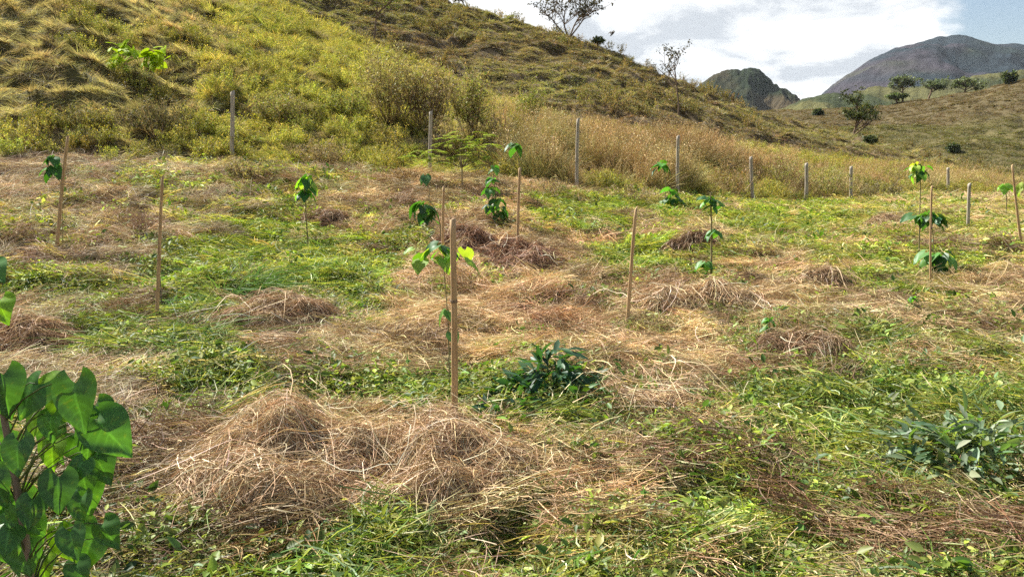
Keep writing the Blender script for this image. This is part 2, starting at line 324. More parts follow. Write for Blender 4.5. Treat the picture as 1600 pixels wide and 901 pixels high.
def far_mat():
    m = bpy.data.materials.new('far_slopes'); m.use_nodes = True; t = m.node_tree; b = t.nodes['Principled BSDF']; b.inputs['Roughness'].default_value = 1; b.inputs['Specular IOR Level'].default_value = 0
    a = N(t, 'ShaderNodeAttribute', attribute_name='col'); tc = N(t, 'ShaderNodeTexCoord'); mp = N(t, 'ShaderNodeMapping'); mp.inputs['Scale'].default_value = (1, 1, .5); L(t, tc.outputs['Object'], mp.inputs[0])
    n = noise(t, mp.outputs[0], .03, 8, .75); v = N(t, 'ShaderNodeVectorMath', operation='SCALE'); L(t, a.outputs['Color'], v.inputs[0]); L(t, M(t, 'ADD', M(t, 'MULTIPLY', n, 1.8), .1), v.inputs['Scale']); L(t, v.outputs[0], b.inputs[0])
    bp = N(t, 'ShaderNodeBump'); bp.inputs['Strength'].default_value = 1; bp.inputs['Distance'].default_value = 14; L(t, n, bp.inputs['Height']); L(t, bp.outputs[0], b.inputs['Normal']); return m
M_FAR = far_mat()
def mixc(a, b, w): return np.array(a) * (1 - w[:, None]) + np.array(b) * w[:, None]
def col_big(V, px, py, u):
    f = fbm(V[:, 0] / 160, V[:, 2] / 60, 4, 71); g = sstep(.42, .58, fbm(V[:, 0] / 330 + 5, V[:, 2] / 120, 4, 73) + (V[:, 0] - 1150) / 4200 - (V[:, 2] - 150) / 1200)
    c = mixc((.052, .048, .062), (.024, .036, .048), sstep(.4, .6, f)); c = c * (1 - g[:, None]) + g[:, None] * mixc((.075, .09, .045), (.03, .045, .03), sstep(.5, .62, f)); return c  # rock tones with the blue of distant haze painted in
mountain('mountain', [(1180, 190), (1250, 172), (1275, 160), (1300, 138), (1330, 118), (1360, 98), (1390, 84), (1420, 72), (1450, 63), (1485, 58), (1520, 62), (1560, 70), (1600, 74), (1700, 80), (1850, 110), (2100, 140)], 2000, 900, 900, col_big, seed=3, nse=.028, label='large dome shaped rocky mountain on the horizon')
def col_small(V, px, py, u):
    f = sstep(.35, .65, fbm(V[:, 0] / 60, V[:, 2] / 40, 4, 81) + (V[:, 0] - 330) / 900); c = mixc((.085, .07, .045), (.03, .042, .028), f); return c
mountain('mountain', [(1000, 180), (1060, 155), (1090, 138), (1115, 118), (1143, 108), (1165, 114), (1185, 122), (1215, 136), (1240, 150), (1262, 168), (1300, 185)], 1050, 300, 300, col_small, seed=9, nse=.07, label='small pointed mountain with wooded right flank')
def col_low(V, px, py, u):
    f = sstep(.4, .6, fbm(V[:, 0] / 60, V[:, 2] / 25, 4, 91)); return mixc((.12, .12, .055), (.06, .075, .04), f)
mountain('hill', [(1150, 195), (1200, 180), (1250, 158), (1290, 150), (1330, 148), (1360, 140), (1420, 138), (1480, 126), (1600, 112), (1800, 100), (2100, 120)], 780, 300, 260, col_low, seed=15, nse=.02, label='low pale green hill in front of the big mountain')

# ------------------------------------------------------------------ clump library for ground cover
def lib(name, metas):
    c = bpy.data.collections.new(name)
    for i, me in enumerate(metas): c.objects.link(bpy.data.objects.new('%s.%03d' % (name, i), me))
    return c
STRAW = [(.49, .39, .225), (.41, .31, .175), (.60, .50, .30), (.28, .185, .095), (.36, .26, .14)]
BROWN = [(.34, .23, .13), (.25, .165, .095), (.46, .34, .20), (.16, .105, .065), (.54, .43, .27)]
GREEN = [(.19, .235, .045), (.13, .18, .035), (.27, .29, .06), (.085, .125, .03), (.33, .32, .10)]
YELLO = [(.30, .29, .055), (.24, .25, .05), (.42, .36, .14), (.17, .19, .05)]
OLIVE = [(.30, .25, .125), (.20, .17, .08), (.42, .355, .19), (.12, .105, .05)]
def lying(n, rad, L0, L1, w0, w1, cols, h=.05, k=5, curl=.8, var=.2):
    mb = MB(); a = rng.uniform(0, 2 * math.pi, n); q = rad * np.sqrt(rng.uniform(0, 1, n)); c = np.stack([q * np.cos(a), q * np.sin(a)], 1)
    hd = rng.normal(.6, 1.1, n) + rng.integers(0, 2, n) * math.pi; Ln = rng.uniform(L0, L1, n); t = np.linspace(-.5, .5, k); cu = rng.normal(0, curl, n)
    ang = hd[:, None] + cu[:, None] * t[None] * 2; st = np.stack([np.cos(ang), np.sin(ang)], -1) * (Ln / (k - 1))[:, None, None]
    P = np.cumsum(st, 1); P = P - P.mean(1, keepdims=True) + c[:, None]
    z0 = rng.beta(1.3, 2.2, n) * h; tilt = rng.normal(0, .16, n)[:, None] * t * Ln[:, None]; arc = rng.uniform(-.1, .3, n)[:, None] * (.25 - t ** 2) * Ln[:, None]
    Z = np.maximum(z0[:, None] + tilt + arc, -.01)
    W_ = rng.uniform(w0, w1, n)[:, None] * np.array([.6] + [1] * (k - 2) + [.35])
    ribbons(mb, np.concatenate([P, Z[..., None]], -1), W_, pal(n, cols, var)); return mb
def leafy(mb, n, rad, s0, s1, cols, h=.07, tpl=LEAF_S, var=.22, up=.5):
    a = rng.uniform(0, 2 * math.pi, n); q = rad * np.sqrt(rng.uniform(0, 1, n)); P = np.stack([q * np.cos(a), q * np.sin(a), rng.beta(1.6, 1.5, n) * h], 1)
    D = rng.normal(size=(n, 3)); D[:, 2] = rng.uniform(-.3, up + .2, n); U = np.tile([0, 0, 1.], (n, 1)) + rng.normal(size=(n, 3)) * .35
    place(mb, tpl, P, D, U, rng.uniform(s0, s1, n), pal(n, cols, var))
def tuft(n, rad, H0, H1, w0, w1, cols, k=5, lean=.6, droop=.5, mb=None, ctr=(0, 0)):
    mb = mb or MB(); a = rng.uniform(0, 2 * math.pi, n); q = rad * np.sqrt(rng.uniform(0, 1, n)) * .7; B = np.stack([q * np.cos(a) + ctr[0], q * np.sin(a) + ctr[1]], 1)
    a2 = a + rng.normal(0, .9, n); Hh = rng.uniform(H0, H1, n); t = np.linspace(0, 1, k); ln = np.abs(rng.normal(lean, .35, n)); dr = rng.uniform(.2, 1.4, n) * droop
    out = (ln[:, None] * t + dr[:, None] * t ** 2.2 * .7) * Hh[:, None]; Z = (t[None] - dr[:, None] * t ** 2.5 * .55) * Hh[:, None] * np.cos(np.minimum(ln, 1.2))[:, None]
    P = np.stack([B[:, :1] + out * np.cos(a2)[:, None], B[:, 1:] + out * np.sin(a2)[:, None], Z - .02], -1)
    W_ = rng.uniform(w0, w1, n)[:, None] * np.array([.8, 1, .85, .6, .15][:k] if k == 5 else np.linspace(1, .2, k)); ribbons(mb, P, W_, pal(n, cols)); return mb
def stalks(mb, n, rad, H0, H1, w, cols, leafcols, leaves=8, ls=(.02, .05), head=True):
    a = rng.uniform(0, 2 * math.pi, n); q = rad * np.sqrt(rng.uniform(0, 1, n)); k = 5; t = np.linspace(0, 1, k); Hh = rng.uniform(H0, H1, n); ln = rng.normal(0, .22, (n, 2)); cv = rng.normal(0, .12, (n, 2))
    P = np.stack([(q * np.cos(a))[:, None] + Hh[:, None] * (ln[:, :1] * t + cv[:, :1] * t ** 2), (q * np.sin(a))[:, None] + Hh[:, None] * (ln[:, 1:] * t + cv[:, 1:] * t ** 2), Hh[:, None] * t - .02], -1)
    ribbons(mb, P, w * np.linspace(1, .5, k)[None] * np.ones((n, 1)), pal(n, cols))
    m = n * leaves; i = rng.integers(0, n, m); f = rng.uniform(.25, 1, m) ** .7; g = f * (k - 1); j = np.minimum(g.astype(int), k - 2); pos = P[i, j] + (P[i, j + 1] - P[i, j]) * (g - j)[:, None]
    D = rng.normal(size=(m, 3)); D[:, 2] = D[:, 2] * .6 + .3; pos = pos + unit(D) * rng.uniform(0, .03, (m, 1)) * (1 + Hh[i][:, None])
    place(mb, LEAF_D, pos, D, rng.normal(size=(m, 3)) + [0, 0, 1.], rng.uniform(ls[0], ls[1], m), pal(m, leafcols))
def variants(name, fn, n, mat):
    return lib(name, [fn().mesh(name, mat) for _ in range(n)])
def f_hay(): return lying(420, .26, .08, .42, .0016, .0042, BROWN + STRAW[:4], .10)
def f_pale(): return wide(lying(360, .26, .08, .40, .0016, .004, STRAW, .09), 6)
def f_sticks():
    mb = lying(6, .25, .2, .6, .0022, .0048, [(.66, .57, .40), (.58, .46, .30), (.50, .40, .25)], .12, 7, .28); return mb
def f_lgrass():
    mb = lying(170, .24, .10, .34, .003, .0065, GREEN + [(.12, .2, .07)], .08, 5, .9); m2 = tuft(40, .2, .05, .14, .003, .005, GREEN, mb=mb); return wide(mb, 5)
def f_weed():
    mb = lying(70, .22, .08, .25, .002, .004, GREEN + STRAW[:2], .08); leafy(mb, 170, .25, .012, .034, GREEN, .11); leafy(mb, 34, .22, .035, .075, GREEN[:2] + [(.07, .13, .03), (.24, .29, .09)], .12); return wide(mb, 5)
def wide(mb, n, cols=((.62, .58, .40), (.55, .57, .40), (.68, .62, .48), (.45, .48, .30))):
    m = lying(n, .25, .05, .15, .004, .009, list(cols), .09, 5, .9); mb.v += m.v; mb.c += m.c; mb.q += [q + mb.n for q in m.q]; mb.n += m.n; return mb
def f_mix():
    mb = lying(200, .25, .08, .35, .0018, .004, STRAW + OLIVE, .06); leafy(mb, 110, .24, .014, .034, GREEN + YELLO[1:2], .06); tuft(25, .22, .04, .12, .002, .004, GREEN, mb=mb); return wide(mb, 9)
def f_broad():
    mb = MB(); leafy(mb, 20, .1, .10, .2, [(.035, .085, .035), (.055, .12, .04), (.04, .1, .05)], .14, LEAF_L, up=.9); return mb
def f_tuftg(): return tuft(210, .24, .14, .34, .006, .012, YELLO + GREEN, lean=.8, droop=.8)
def f_tuftd(): return tuft(330, .27, .10, .27, .004, .009, OLIVE + [(.40, .34, .19)], lean=.9, droop=1.0)
def f_tall():
    mb = MB(); tuft(90, .16, .45, .95, .006, .012, [(.40, .32, .16), (.31, .24, .11), (.50, .41, .24), (.25, .24, .10)], lean=.25, droop=.35, mb=mb); stalks(mb, 16, .22, .6, 1.15, .008, [(.34, .24, .14)], [(.40, .30, .17), (.30, .22, .12)], 14, (.025, .05)); return mb
def f_herb():
    mb = MB(); stalks(mb, 28, .28, .15, .5, .006, [(.25, .22, .1)], YELLO + GREEN + [(.4, .36, .12)], 40, (.018, .045)); return mb
def f_drystalk():
    mb = MB(); stalks(mb, 30, .3, .5, 1.4, .009, [(.30, .22, .15), (.24, .18, .13)], [(.34, .27, .18), (.26, .2, .14), (.24, .23, .1)], 16, (.03, .06)); return mb
def f_mat():      # tussock for the far slope
    return tuft(70, .5, .16, .40, .03, .06, [(.20, .155, .08), (.15, .12, .06), (.26, .205, .11), (.15, .15, .06)], k=4, lean=.9, droop=.8)
def f_shrubfar():
    mb = MB(); stalks(mb, 14, .4, .5, 1.5, .03, [(.16, .12, .08)], [(.12, .13, .05), (.2, .16, .08), (.09, .1, .04)], 16, (.10, .2)); return mb
LIB = {k: variants(n, f, c, m) for k, n, f, c, m in [
    ('hay', 'hay_tangle', f_hay, 6, M_STRAW), ('pale', 'straw_tangle', f_pale, 6, M_STRAW), ('stick', 'straw_stalks', f_sticks, 8, M_STRAW), ('lgrass', 'lying_grass', f_lgrass, 6, M_GREEN),
    ('weed', 'weed_patch', f_weed, 6, M_GREEN), ('mix', 'mixed_sward', f_mix, 6, M_GREEN), ('broad', 'broad_leaves', f_broad, 5, M_GREEN), ('tuftg', 'grass_tuft', f_tuftg, 6, M_GREEN), ('tuftd', 'dry_tuft', f_tuftd, 6, M_GREEN),
    ('tall', 'tall_dry_grass', f_tall, 6, M_STRAW), ('herb', 'herb_tuft', f_herb, 6, M_GREEN), ('drystalk', 'dry_stalks', f_drystalk, 6, M_STRAW), ('mat', 'slope_tussock', f_mat, 6, M_GREEN), ('shrub', 'slope_shrub', f_shrubfar, 6, M_GREEN)]}

def scale_mean(s): return np.asarray(s) if np.asarray(s).ndim == 1 else np.asarray(s).mean(1)
def scatter(name, label, key, X, Y, scale, tint, sink=0.0, align=.8, zrot=None, jit=.0):
    n = len(X); Z = ground(X, Y); e = .12
    nx = -(ground(X + e, Y) - ground(X - e, Y)) / (2 * e); ny = -(ground(X, Y + e) - ground(X, Y - e)) / (2 * e)
    lim = 1.2; g = np.hypot(nx, ny); s = np.where(g > lim, lim / np.maximum(g, 1e-6), 1) * align; nx = nx * s + rng.normal(0, jit, n); ny = ny * s + rng.normal(0, jit, n); Z = Z + np.abs(rng.normal(0, jit * .07, n)) * scale_mean(scale)
    me = bpy.data.meshes.new(name); me.vertices.add(n); me.vertices.foreach_set('co', np.stack([X, Y, Z - sink], -1).ravel().astype(np.float32))
    ry = np.arctan2(nx, 1.0); rx = -np.arctan2(ny, np.sqrt(1 + nx * nx))
    a1 = me.attributes.new('rot', 'FLOAT_VECTOR', 'POINT')
    # spin about the own axis first, then lean with the ground
    sp_ = rng.uniform(0, 2 * math.pi, n) if zrot is None else zrot
    E = np.empty((n, 3)); cz, sz = np.cos(sp_), np.sin(sp_); cx_, sx_ = np.cos(rx), np.sin(rx); cy_, sy_ = np.cos(ry), np.sin(ry)
    # R = Ry * Rx * Rz  -> XYZ euler
    r00 = cy_ * cz + sy_ * sx_ * sz; r10 = cx_ * sz; r20 = -sy_ * cz + cy_ * sx_ * sz; r21 = sy_ * sz + cy_ * sx_ * cz; r22 = cy_ * cx_
    E[:, 0] = np.arctan2(r21, r22); E[:, 1] = np.arcsin(np.clip(-r20, -1, 1)); E[:, 2] = np.arctan2(r10, r00)
    a1.data.foreach_set('vector', E.ravel().astype(np.float32))
    a2 = me.attributes.new('scl', 'FLOAT_VECTOR', 'POINT'); scale = np.asarray(scale, float)
    if scale.ndim == 1: scale = np.stack([scale] * 3, 1)
    a2.data.foreach_set('vector', scale.ravel().astype(np.float32))
    a3 = me.attributes.new('tint', 'FLOAT_COLOR', 'POINT'); a3.data.foreach_set('color', np.concatenate([tint, np.ones((n, 1))], 1).ravel().astype(np.float32))
    o = bpy.data.objects.new(name, me); COL.objects.link(o); o['kind'] = 'stuff'; o['label'] = label; o['category'] = 'grass'
    g = bpy.data.node_groups.new(name, 'GeometryNodeTree'); g.interface.new_socket('Geometry', in_out='INPUT', socket_type='NodeSocketGeometry'); g.interface.new_socket('Geometry', in_out='OUTPUT', socket_type='NodeSocketGeometry')
    gi = N(g, 'NodeGroupInput'); go = N(g, 'NodeGroupOutput'); ip = N(g, 'GeometryNodeInstanceOnPoints'); ci = N(g, 'GeometryNodeCollectionInfo'); ci.inputs['Collection'].default_value = LIB[key]; ci.inputs['Separate Children'].default_value = True
    r_ = N(g, 'GeometryNodeInputNamedAttribute', data_type='FLOAT_VECTOR'); r_.inputs[0].default_value = 'rot'; s_ = N(g, 'GeometryNodeInputNamedAttribute', data_type='FLOAT_VECTOR'); s_.inputs[0].default_value = 'scl'
    e2r = N(g, 'FunctionNodeEulerToRotation'); L(g, r_.outputs[0], e2r.inputs[0])
    L(g, gi.outputs[0], ip.inputs['Points']); L(g, ci.outputs[0], ip.inputs['Instance']); ip.inputs['Pick Instance'].default_value = True
    L(g, e2r.outputs[0], ip.inputs['Rotation']); L(g, s_.outputs[0], ip.inputs['Scale']); L(g, ip.outputs[0], go.inputs[0])
    md = o.modifiers.new('scatter', 'NODES'); md.node_group = g
    return o
def pts(n, r0, r1, p=1.0, half=41):
    """random spots in a fan; p=2 even over the ground, smaller p thins out with distance"""
    u = rng.uniform(0, 1, n)
    r = (r0 ** p + u * (r1 ** p - r0 ** p)) ** (1 / p) if p else r0 * (r1 / r0) ** u
    th = rng.uniform(R(-half), R(half), n); return r * np.sin(th), r * np.cos(th)
HAY = np.array([[8,6,5,5,4,7,8,7,6,5,5,5,5,5,5,6],[6,7,6,6,5,7,5,6,3,3,4,4,4,4,5,5],[6,7,6,4,3,5,5,8,7,4,6,4,2,5,5,5],[6,8,6,2,2,2,4,8,8,3,3,5,5,5,5,5],[4,5,4,3,3,3,6,5,5,5,7,5,6,5,4,6],
 [5,3,3,3,6,4,7,8,8,8,8,7,7,5,5,6],[9,2,3,5,7,6,8,8,8,7,6,6,7,5,6,5],[6,5,4,5,6,7,7,7,5,7,6,6,6,4,4,5],[6,7,5,4,3,4,3,3,2,5,6,5,5,3,3,5],[4,7,5,7,6,4,4,2,2,4,6,4,3,3,3,3],
 [3,6,7,9,9,9,9,9,5,4,3,3,3,3,3,4],[3,6,8,9,9,9,9,8,6,5,5,3,4,3,3,5],[5,6,6,6,7,6,4,5,5,6,6,3,3,3,4,5],[4,5,4,3,4,3,3,4,4,4,5,4,3,3,4,4]], float) / 9
HY = np.array([300, 330, 370, 410, 450, 490, 530, 570, 610, 660, 710, 760, 810, 860], float)
def haymap(px, py):
    u = np.clip((px - 50) / 100, 0, 14.999); v = np.clip(np.interp(py, HY, np.arange(14)), 0, 12.999); i = u.astype(int); j = v.astype(int); a = u - i; b = v - j
    return (HAY[j, i] * (1 - a) + HAY[j, i + 1] * a) * (1 - b) + (HAY[j + 1, i] * (1 - a) + HAY[j + 1, i + 1] * a) * b
def tints(n, base=(1, 1, 1), v=.15, h=.05): return np.asarray(base) * (1 + rng.normal(size=(n, 1)) * v).clip(.4, 1.8) * (1 + rng.normal(size=(n, 3)) * h)

# ---- field cover; nothing is scattered where a heap or a leafy weed stands
KEEP = [(560, 765, .66, .46, 3.58), (800, 405, .7, .6, 10.4), (450, 505, .5, .35, 0), (1050, 490, .7, .3, 0), (40, 545, .5, .3, 0), (1250, 575, .4, .25, 0), (1285, 458, .35, .25, 0), (1015, 655, .35, .28, 0), (515, 352, .5, .3, 0), (1080, 398, .45, .3, 0), (1385, 360, .5, .35, 0),
        (865, 605, .2, .15, 0), (790, 660, .18, .13, 0), (1525, 735, .4, .25, 0), (955, 700, .16, .12, 0)]
KEEP = [((at_y(k[0], k[4], k[1]) if k[4] else hit(k[0], k[1])), k[2], k[3]) for k in KEEP]
def clear(X, Y):
    m = np.ones(len(X), bool)
    for q, a, b in KEEP: m &= ((X - q[0]) / a) ** 2 + ((Y - q[1]) / b) ** 2 > rng.uniform(.75, 1.1, len(X))
    return m
def field():
    X, Y = pts(26000, 1.3, 42, 0.75); th, r, rD, *_ = zones(X, Y); k = (r < rD * 1.0) & clear(X, Y); X, Y, r = X[k], Y[k], r[k]
    px, py = pix(X, Y, ground(X, Y)); hay = haymap(px, py)
    f = fbm(X * 2.2, Y * 2.2, 3, 101); f2 = fbm(X * .8, Y * .8, 3, 103); q = .47 + (hay - .5) * 1.35 - .12 + (f - .5) * 1.2 + rng.normal(0, .15, len(X))
    s = np.interp(r, [1, 6, 14, 30, 45], [.85, 1.0, 1.35, 2.0, 2.4]) * rng.uniform(.8, 1.25, len(X))
    # reddish hay in the middle of the field, greyer to the left, yellower beyond
    red = np.exp(-((px - 820) / 330) ** 2 - ((py - 470) / 110) ** 2)[:, None]; far = sstep(7, 12, r)[:, None]
    vv = (.62 + .76 * fbm(X * 3.5, Y * 3.5, 3, 109))[:, None]; T = vv * tints(len(X), (1.1, 1.1, 1.05), .24) * (1 + sstep(620, 350, px)[:, None] * np.array([-.06, .0, .16])) * (1 + red * np.array([.03, -.03, -.02])) * (.85 + .4 * f2[:, None])
    Tg = vv * tints(len(X), (1, 1.04, .9), .22) * (1 + far * np.array([.25, .18, -.1])) * (.75 + .55 * f2[:, None])
    sel = [('hay', q > .74, 'brown hay lying in raked patches across the field', T), ('pale', (q > .58) & (q <= .74), 'pale loose straw spread over the field', T), ('mix', (q > .38) & (q <= .58), 'mixed dry and green sward of the mown field', Tg), ('weed', (q > .22) & (q <= .38), 'low green weeds regrowing in the mown field', Tg), ('lgrass', q <= .22, 'freshly cut green grass lying in swathes', Tg)]
    for key, m, lab, t in sel:
        scatter({'hay': 'brown_hay', 'pale': 'pale_straw', 'mix': 'mixed_sward', 'weed': 'green_weeds', 'lgrass': 'cut_grass'}[key], lab, key, X[m], Y[m], s[m], t[m], .015, jit=.17)
    # thin weeds and grass poking through hay, straw sprinkled over green
    X, Y = pts(5000, 1.3, 22, 0.6); th, r, rD, *_ = zones(X, Y); k = (r < rD * .98) & clear(X, Y); X, Y, r = X[k], Y[k], r[k]
    px, py = pix(X, Y, ground(X, Y)); hay = haymap(px, py) + (fbm(X * 2.5, Y * 2.5, 3, 111) - .5) * 1.2; m = (hay < .55)
    scatter('leafy_weeds', 'small leafy weeds scattered through the mown grass', 'weed', X[m], Y[m], rng.uniform(.5, .9, m.sum()) * np.interp(r[m], [2, 20], [1, 1.8]), tints(m.sum(), (1.1, 1.15, .9)), .0)
    m = (hay < .42) & (rng.uniform(0, 1, len(X)) < .16)
    scatter('leafy_weeds', 'scattered dark broad leaves among the green weeds', 'broad', X[m], Y[m], rng.uniform(.3, .62, m.sum()) * np.interp(r[m], [2, 20], [1, 1.5]), tints(m.sum(), (1.9, 1.6, 1.1), .35), .02, jit=.3)
    m = (fbm(X * .9 + 5, Y * .9, 3, 115) + .35 * haymap(px, py) + .10 * sstep(600, 300, px) > .86) & (rng.uniform(0, 1, len(X)) < .75)
    scatter('dark_thatch', 'dark weathered thatch matted on the ground', 'hay', X[m], Y[m], rng.uniform(.7, 1.1, m.sum()) * np.interp(r[m], [2, 20], [1, 1.6]), tints(m.sum(), (.58, .53, .50), .2), .0, jit=.2)
    m = rng.uniform(0, 1, len(X)) < .22
    scatter('straw_stalks', 'long pale straw stalks strewn over the field', 'stick', X[m], Y[m], rng.uniform(.45, 1.1, m.sum()), tints(m.sum()), .0)
field()
# ---- hillside cover
def slopes():
    # near spur behind the fence
    X, Y = pts(54000, 14, 66, 1.3); th, r, rD, rE, rH, rJ = zones(X, Y); k = (r > rD * .985) & (r < rE * 1.12); X, Y, th, r, rD, rE = (a[k] for a in (X, Y, th, r, rD, rE))
    px, py = pix(X, Y, ground(X, Y)); n = len(X); f = fbm(X * .35, Y * .35, 3, 121); f2 = fbm(X * 1.3, Y * 1.3, 3, 123); u = rng.uniform(0, 1, n)
    s = np.interp(r, [15, 25, 50], [.85, 1.1, 1.7]) * rng.uniform(.75, 1.3, n)
    yel = .50 * np.exp(-((px - 520) / 200) ** 2 - ((py - 120) / 150) ** 2) + .35 * np.exp(-((py - 235) / 28) ** 2) * (px < 420) + .2
    right = sstep(740, 900, px)
    q = f * .5 + f2 * .5 + yel * .45 - .15 - .12 * sstep(420, 250, px)
    T = 1.3 * tints(n, (1.12, 1.07, 1.32), .22) * (.6 + .8 * f2[:, None]); dist = sstep(16, 22, r / rD * 16)
    isg = (q > .545) & (u > right * .82)
    isd = ~isg & (u > right * .85)
    ist = ~isg & ~isd
    scatter('slope_grass', 'yellow green grass growing on the near hillside', 'tuftg', X[isg], Y[isg], s[isg] * .85, T[isg] * [1.02, .93, .85], .03)
    scatter('slope_dry_grass', 'grey olive grass matted over the near hillside', 'tuftd', X[isd], Y[isd], s[isd] * .78, T[isd] * [.98, 1.0, .9], .03)
    hv = sstep(.38, .62, fbm(X * .5, Y * .5, 3, 125)); mm = ist & (r < rE * .9) & (r > rD * 1.035) & (rng.uniform(0, 1, n) < .25 + .6 * hv)
    scatter('tall_dry_grass', 'tall orange brown grass behind the fence posts', 'tall', X[mm], Y[mm], s[mm] * (.4 + .65 * hv[mm]) * np.interp(r[mm] / rD[mm], [1, 1.3, 2], [.9, .9, .5]) * np.interp(px[mm], [1100, 1300], [1, .62]), T[mm] * np.where((fbm(X[mm] * .4, Y[mm] * .4, 2, 128) > .5)[:, None], [.76, .88, .56], [.80, .83, .55]), .03, .3)
    mm = ist & (r < rE * .9) & ~mm
    scatter('slope_dry_grass', 'low dry undergrowth between the tall grass', 'tuftd', X[mm], Y[mm], s[mm] * 1.1, T[mm] * [.92, .90, .60], .03)
    mm = ist & (r >= rE * .9); scatter('slope_dry_grass', 'short brown grass at the foot of the far slope', 'tuftd', X[mm], Y[mm], s[mm], T[mm] * [1.1, .95, .85], .03)
    X, Y = pts(9000, 14, 60, 1.3); th, r, rD, rE, rH, rJ = zones(X, Y); k = (r > rD * 1.0) & (r < rE * 1.05); X, Y, r = X[k], Y[k], r[k]
    px, py = pix(X, Y, ground(X, Y)); yel = np.exp(-((px - 540) / 220) ** 2 - ((py - 130) / 150) ** 2) + .6 * np.exp(-((py - 235) / 30) ** 2) * (px < 430) + .25 + .25 * (px > 900); k = (fbm(X * .6, Y * .6, 3, 127) * .9 + yel * .5 - .14 * sstep(420, 250, px)) > .64 + rng.uniform(-.08, .08, len(X)); X, Y, r = X[k], Y[k], r[k]
    scatter('slope_herbs', 'bright yellow green herbs on the near hillside', 'herb', X, Y, rng.uniform(.6, 1.1, len(X)) * np.interp(r, [16, 45], [.9, 1.6]), 1.1 * tints(len(X), (1.12, 1.02, .9), .25), .02, .4)
    # darker far slope with cattle terraces
    X, Y = pts(46000, 38, 112, 1.6); th, r, rD, rE, rH, rJ = zones(X, Y); k = (r > rE * 1.05) & (r < rH * 1.12); X, Y, r = X[k], Y[k], r[k]
    n = len(X); f = fbm(X * .12, Y * .12, 3, 131)
    scatter('terraced_slope_grass', 'brown olive tussocks on the terraced hillside', 'mat', X, Y, rng.uniform(.6, 1.2, n) * np.interp(r, [40, 100], [.75, 1.15]), 1.2 * tints(n, (1, 1, 1), .25) * (1 + (f[:, None] - .5) * np.array([.5, .9, .2])), .05, .7)
    X, Y = pts(4200, 45, 100, 1.6); th, r, rD, rE, rH, rJ = zones(X, Y); u = rng.uniform(0, 1, len(X)); k = (r > rE * 1.1) & (r < rH * 1.03) & ((fbm(X * .15, Y * .15, 3, 133) > .62) | (np.abs(r / rH - 1) < .02)) ; X, Y = X[k], Y[k]
    scatter('slope_scrub', 'low dry scrub along the crest of the terraced hillside', 'shrub', X, Y, rng.uniform(.35, .85, len(X)), tints(len(X), (1.5, 1.3, 1.1)), .03, .2)
    # distant right-hand pasture
    X, Y = pts(75000, 95, 260, 1.4, 40); th, r, rD, rE, rH, rJ = zones(X, Y); k = (r > rJ - 8) & (th > R(14)) & (r < 245); X, Y, r = X[k], Y[k], r[k]; n = len(X); f = sstep(.45, .6, fbm(X * .02, Y * .02, 4, 61))
    scatter('pasture_tussocks', 'dry pasture on the distant right hillside', 'mat', X, Y, rng.uniform(.7, 1.5, n) * 1.15, tints(n, (1.1, .98, 1.0)) * (.7 + f[:, None] * np.array([.0, .18, -.1])), .1, .7)
slopes()

# ------------------------------------------------------------------ things
def thing(name, label, cat, loc, group=None):
    o = bpy.data.objects.new(name, None); COL.objects.link(o); o.location = loc; o.empty_display_size = .1; o['label'] = label; o['category'] = cat
    if group: o['group'] = group
    return o
def tag(o, label, cat, group=None):
    o['label'] = label; o['category'] = cat
    if group: o['group'] = group
    return o
def pole_mesh(mb, h, lean, r0, r1, nodes=0, bend=.01, slant=0., sides=10, k=16):
    t = np.linspace(-.08, 1, k); ph = rng.uniform(0, 6); P = np.stack([lean[0] * t + bend * np.sin(3 * t + ph), lean[1] * t + bend * np.cos(2.3 * t + ph), h * t], -1)
    rad = r0 + (r1 - r0) * t; rad = rad * (1 + rng.normal(0, .025, k))
    a = np.arange(sides) * 2 * math.pi / sides; V = P[:, None] + np.stack([np.cos(a)[None] * rad[:, None], np.sin(a)[None] * rad[:, None], np.zeros((k, sides))], -1)
    V[-1, :, 2] += slant * np.cos(a)
    V = V.reshape(-1, 3); i = np.arange(k - 1)[:, None] * sides; j = np.arange(sides)[None]; j2 = (j + 1) % sides
    mb.add(V, np.stack([i + j, i + j2, i + sides + j2, i + sides + j], -1).reshape(-1, 4)); b = mb.n - sides
    mb.add([P[-1] + [0, 0, .002]]); mb.t.append(np.stack([np.full(sides, mb.n - 1), b + np.arange(sides), b + (np.arange(sides) + 1) % sides], -1))
def ring(mb, z, r, w, at=(0, 0)):
    a = np.linspace(0, 2 * math.pi, 13); ribbons(mb, np.stack([at[0] + r * np.cos(a), at[1] + r * np.sin(a), z + .003 * np.sin(a)], -1)[None], np.array([w]), (1, 1, 1), tube=4, ref=np.array([0, 0, 1.]))
def top_at(base, px, py):
    """height and sideways lean that put a pole's top at a photo pixel, the pole standing at its base point"""
    dx, dy, dz = ray(px, py); Y = base[1]; return (Y * dx / dy - base[0], 0.0), CAM_H + Y * dz / dy - base[2]
def stake(name, label, cat, bpx, bpy_, tpx, tpy, r0, r1, mat, group, slant=.01, nodes=(), tie=None, Y=None, bend=.008):
    b = hit(bpx, bpy_ + 17) if Y is None else at_y(bpx, Y, bpy_); lean, h = top_at(b, tpx, tpy)
    t = thing(name, label, cat, b, group); mb = MB(); pole_mesh(mb, h, lean, r0, r1, slant=slant, bend=bend)
    mb.obj('shaft', mat, t, True)
    for z in nodes:
        m = MB(); f = z; ring(m, h * z, r0 + (r1 - r0) * z + .001, .004, (lean[0] * z, lean[1] * z)); m.obj('node', mat, t, True)
    if tie:
        m = MB()
        for dz in (0, .006, .012): ring(m, h * tie + dz, r0 + .003, .003, (lean[0] * tie, 0))
        m.obj('tie', M_WIRE, t, True)
    return t, b, h, lean
GS = 'bamboo stakes supporting saplings in the field'; GF = 'wooden fence posts at the foot of the hill'
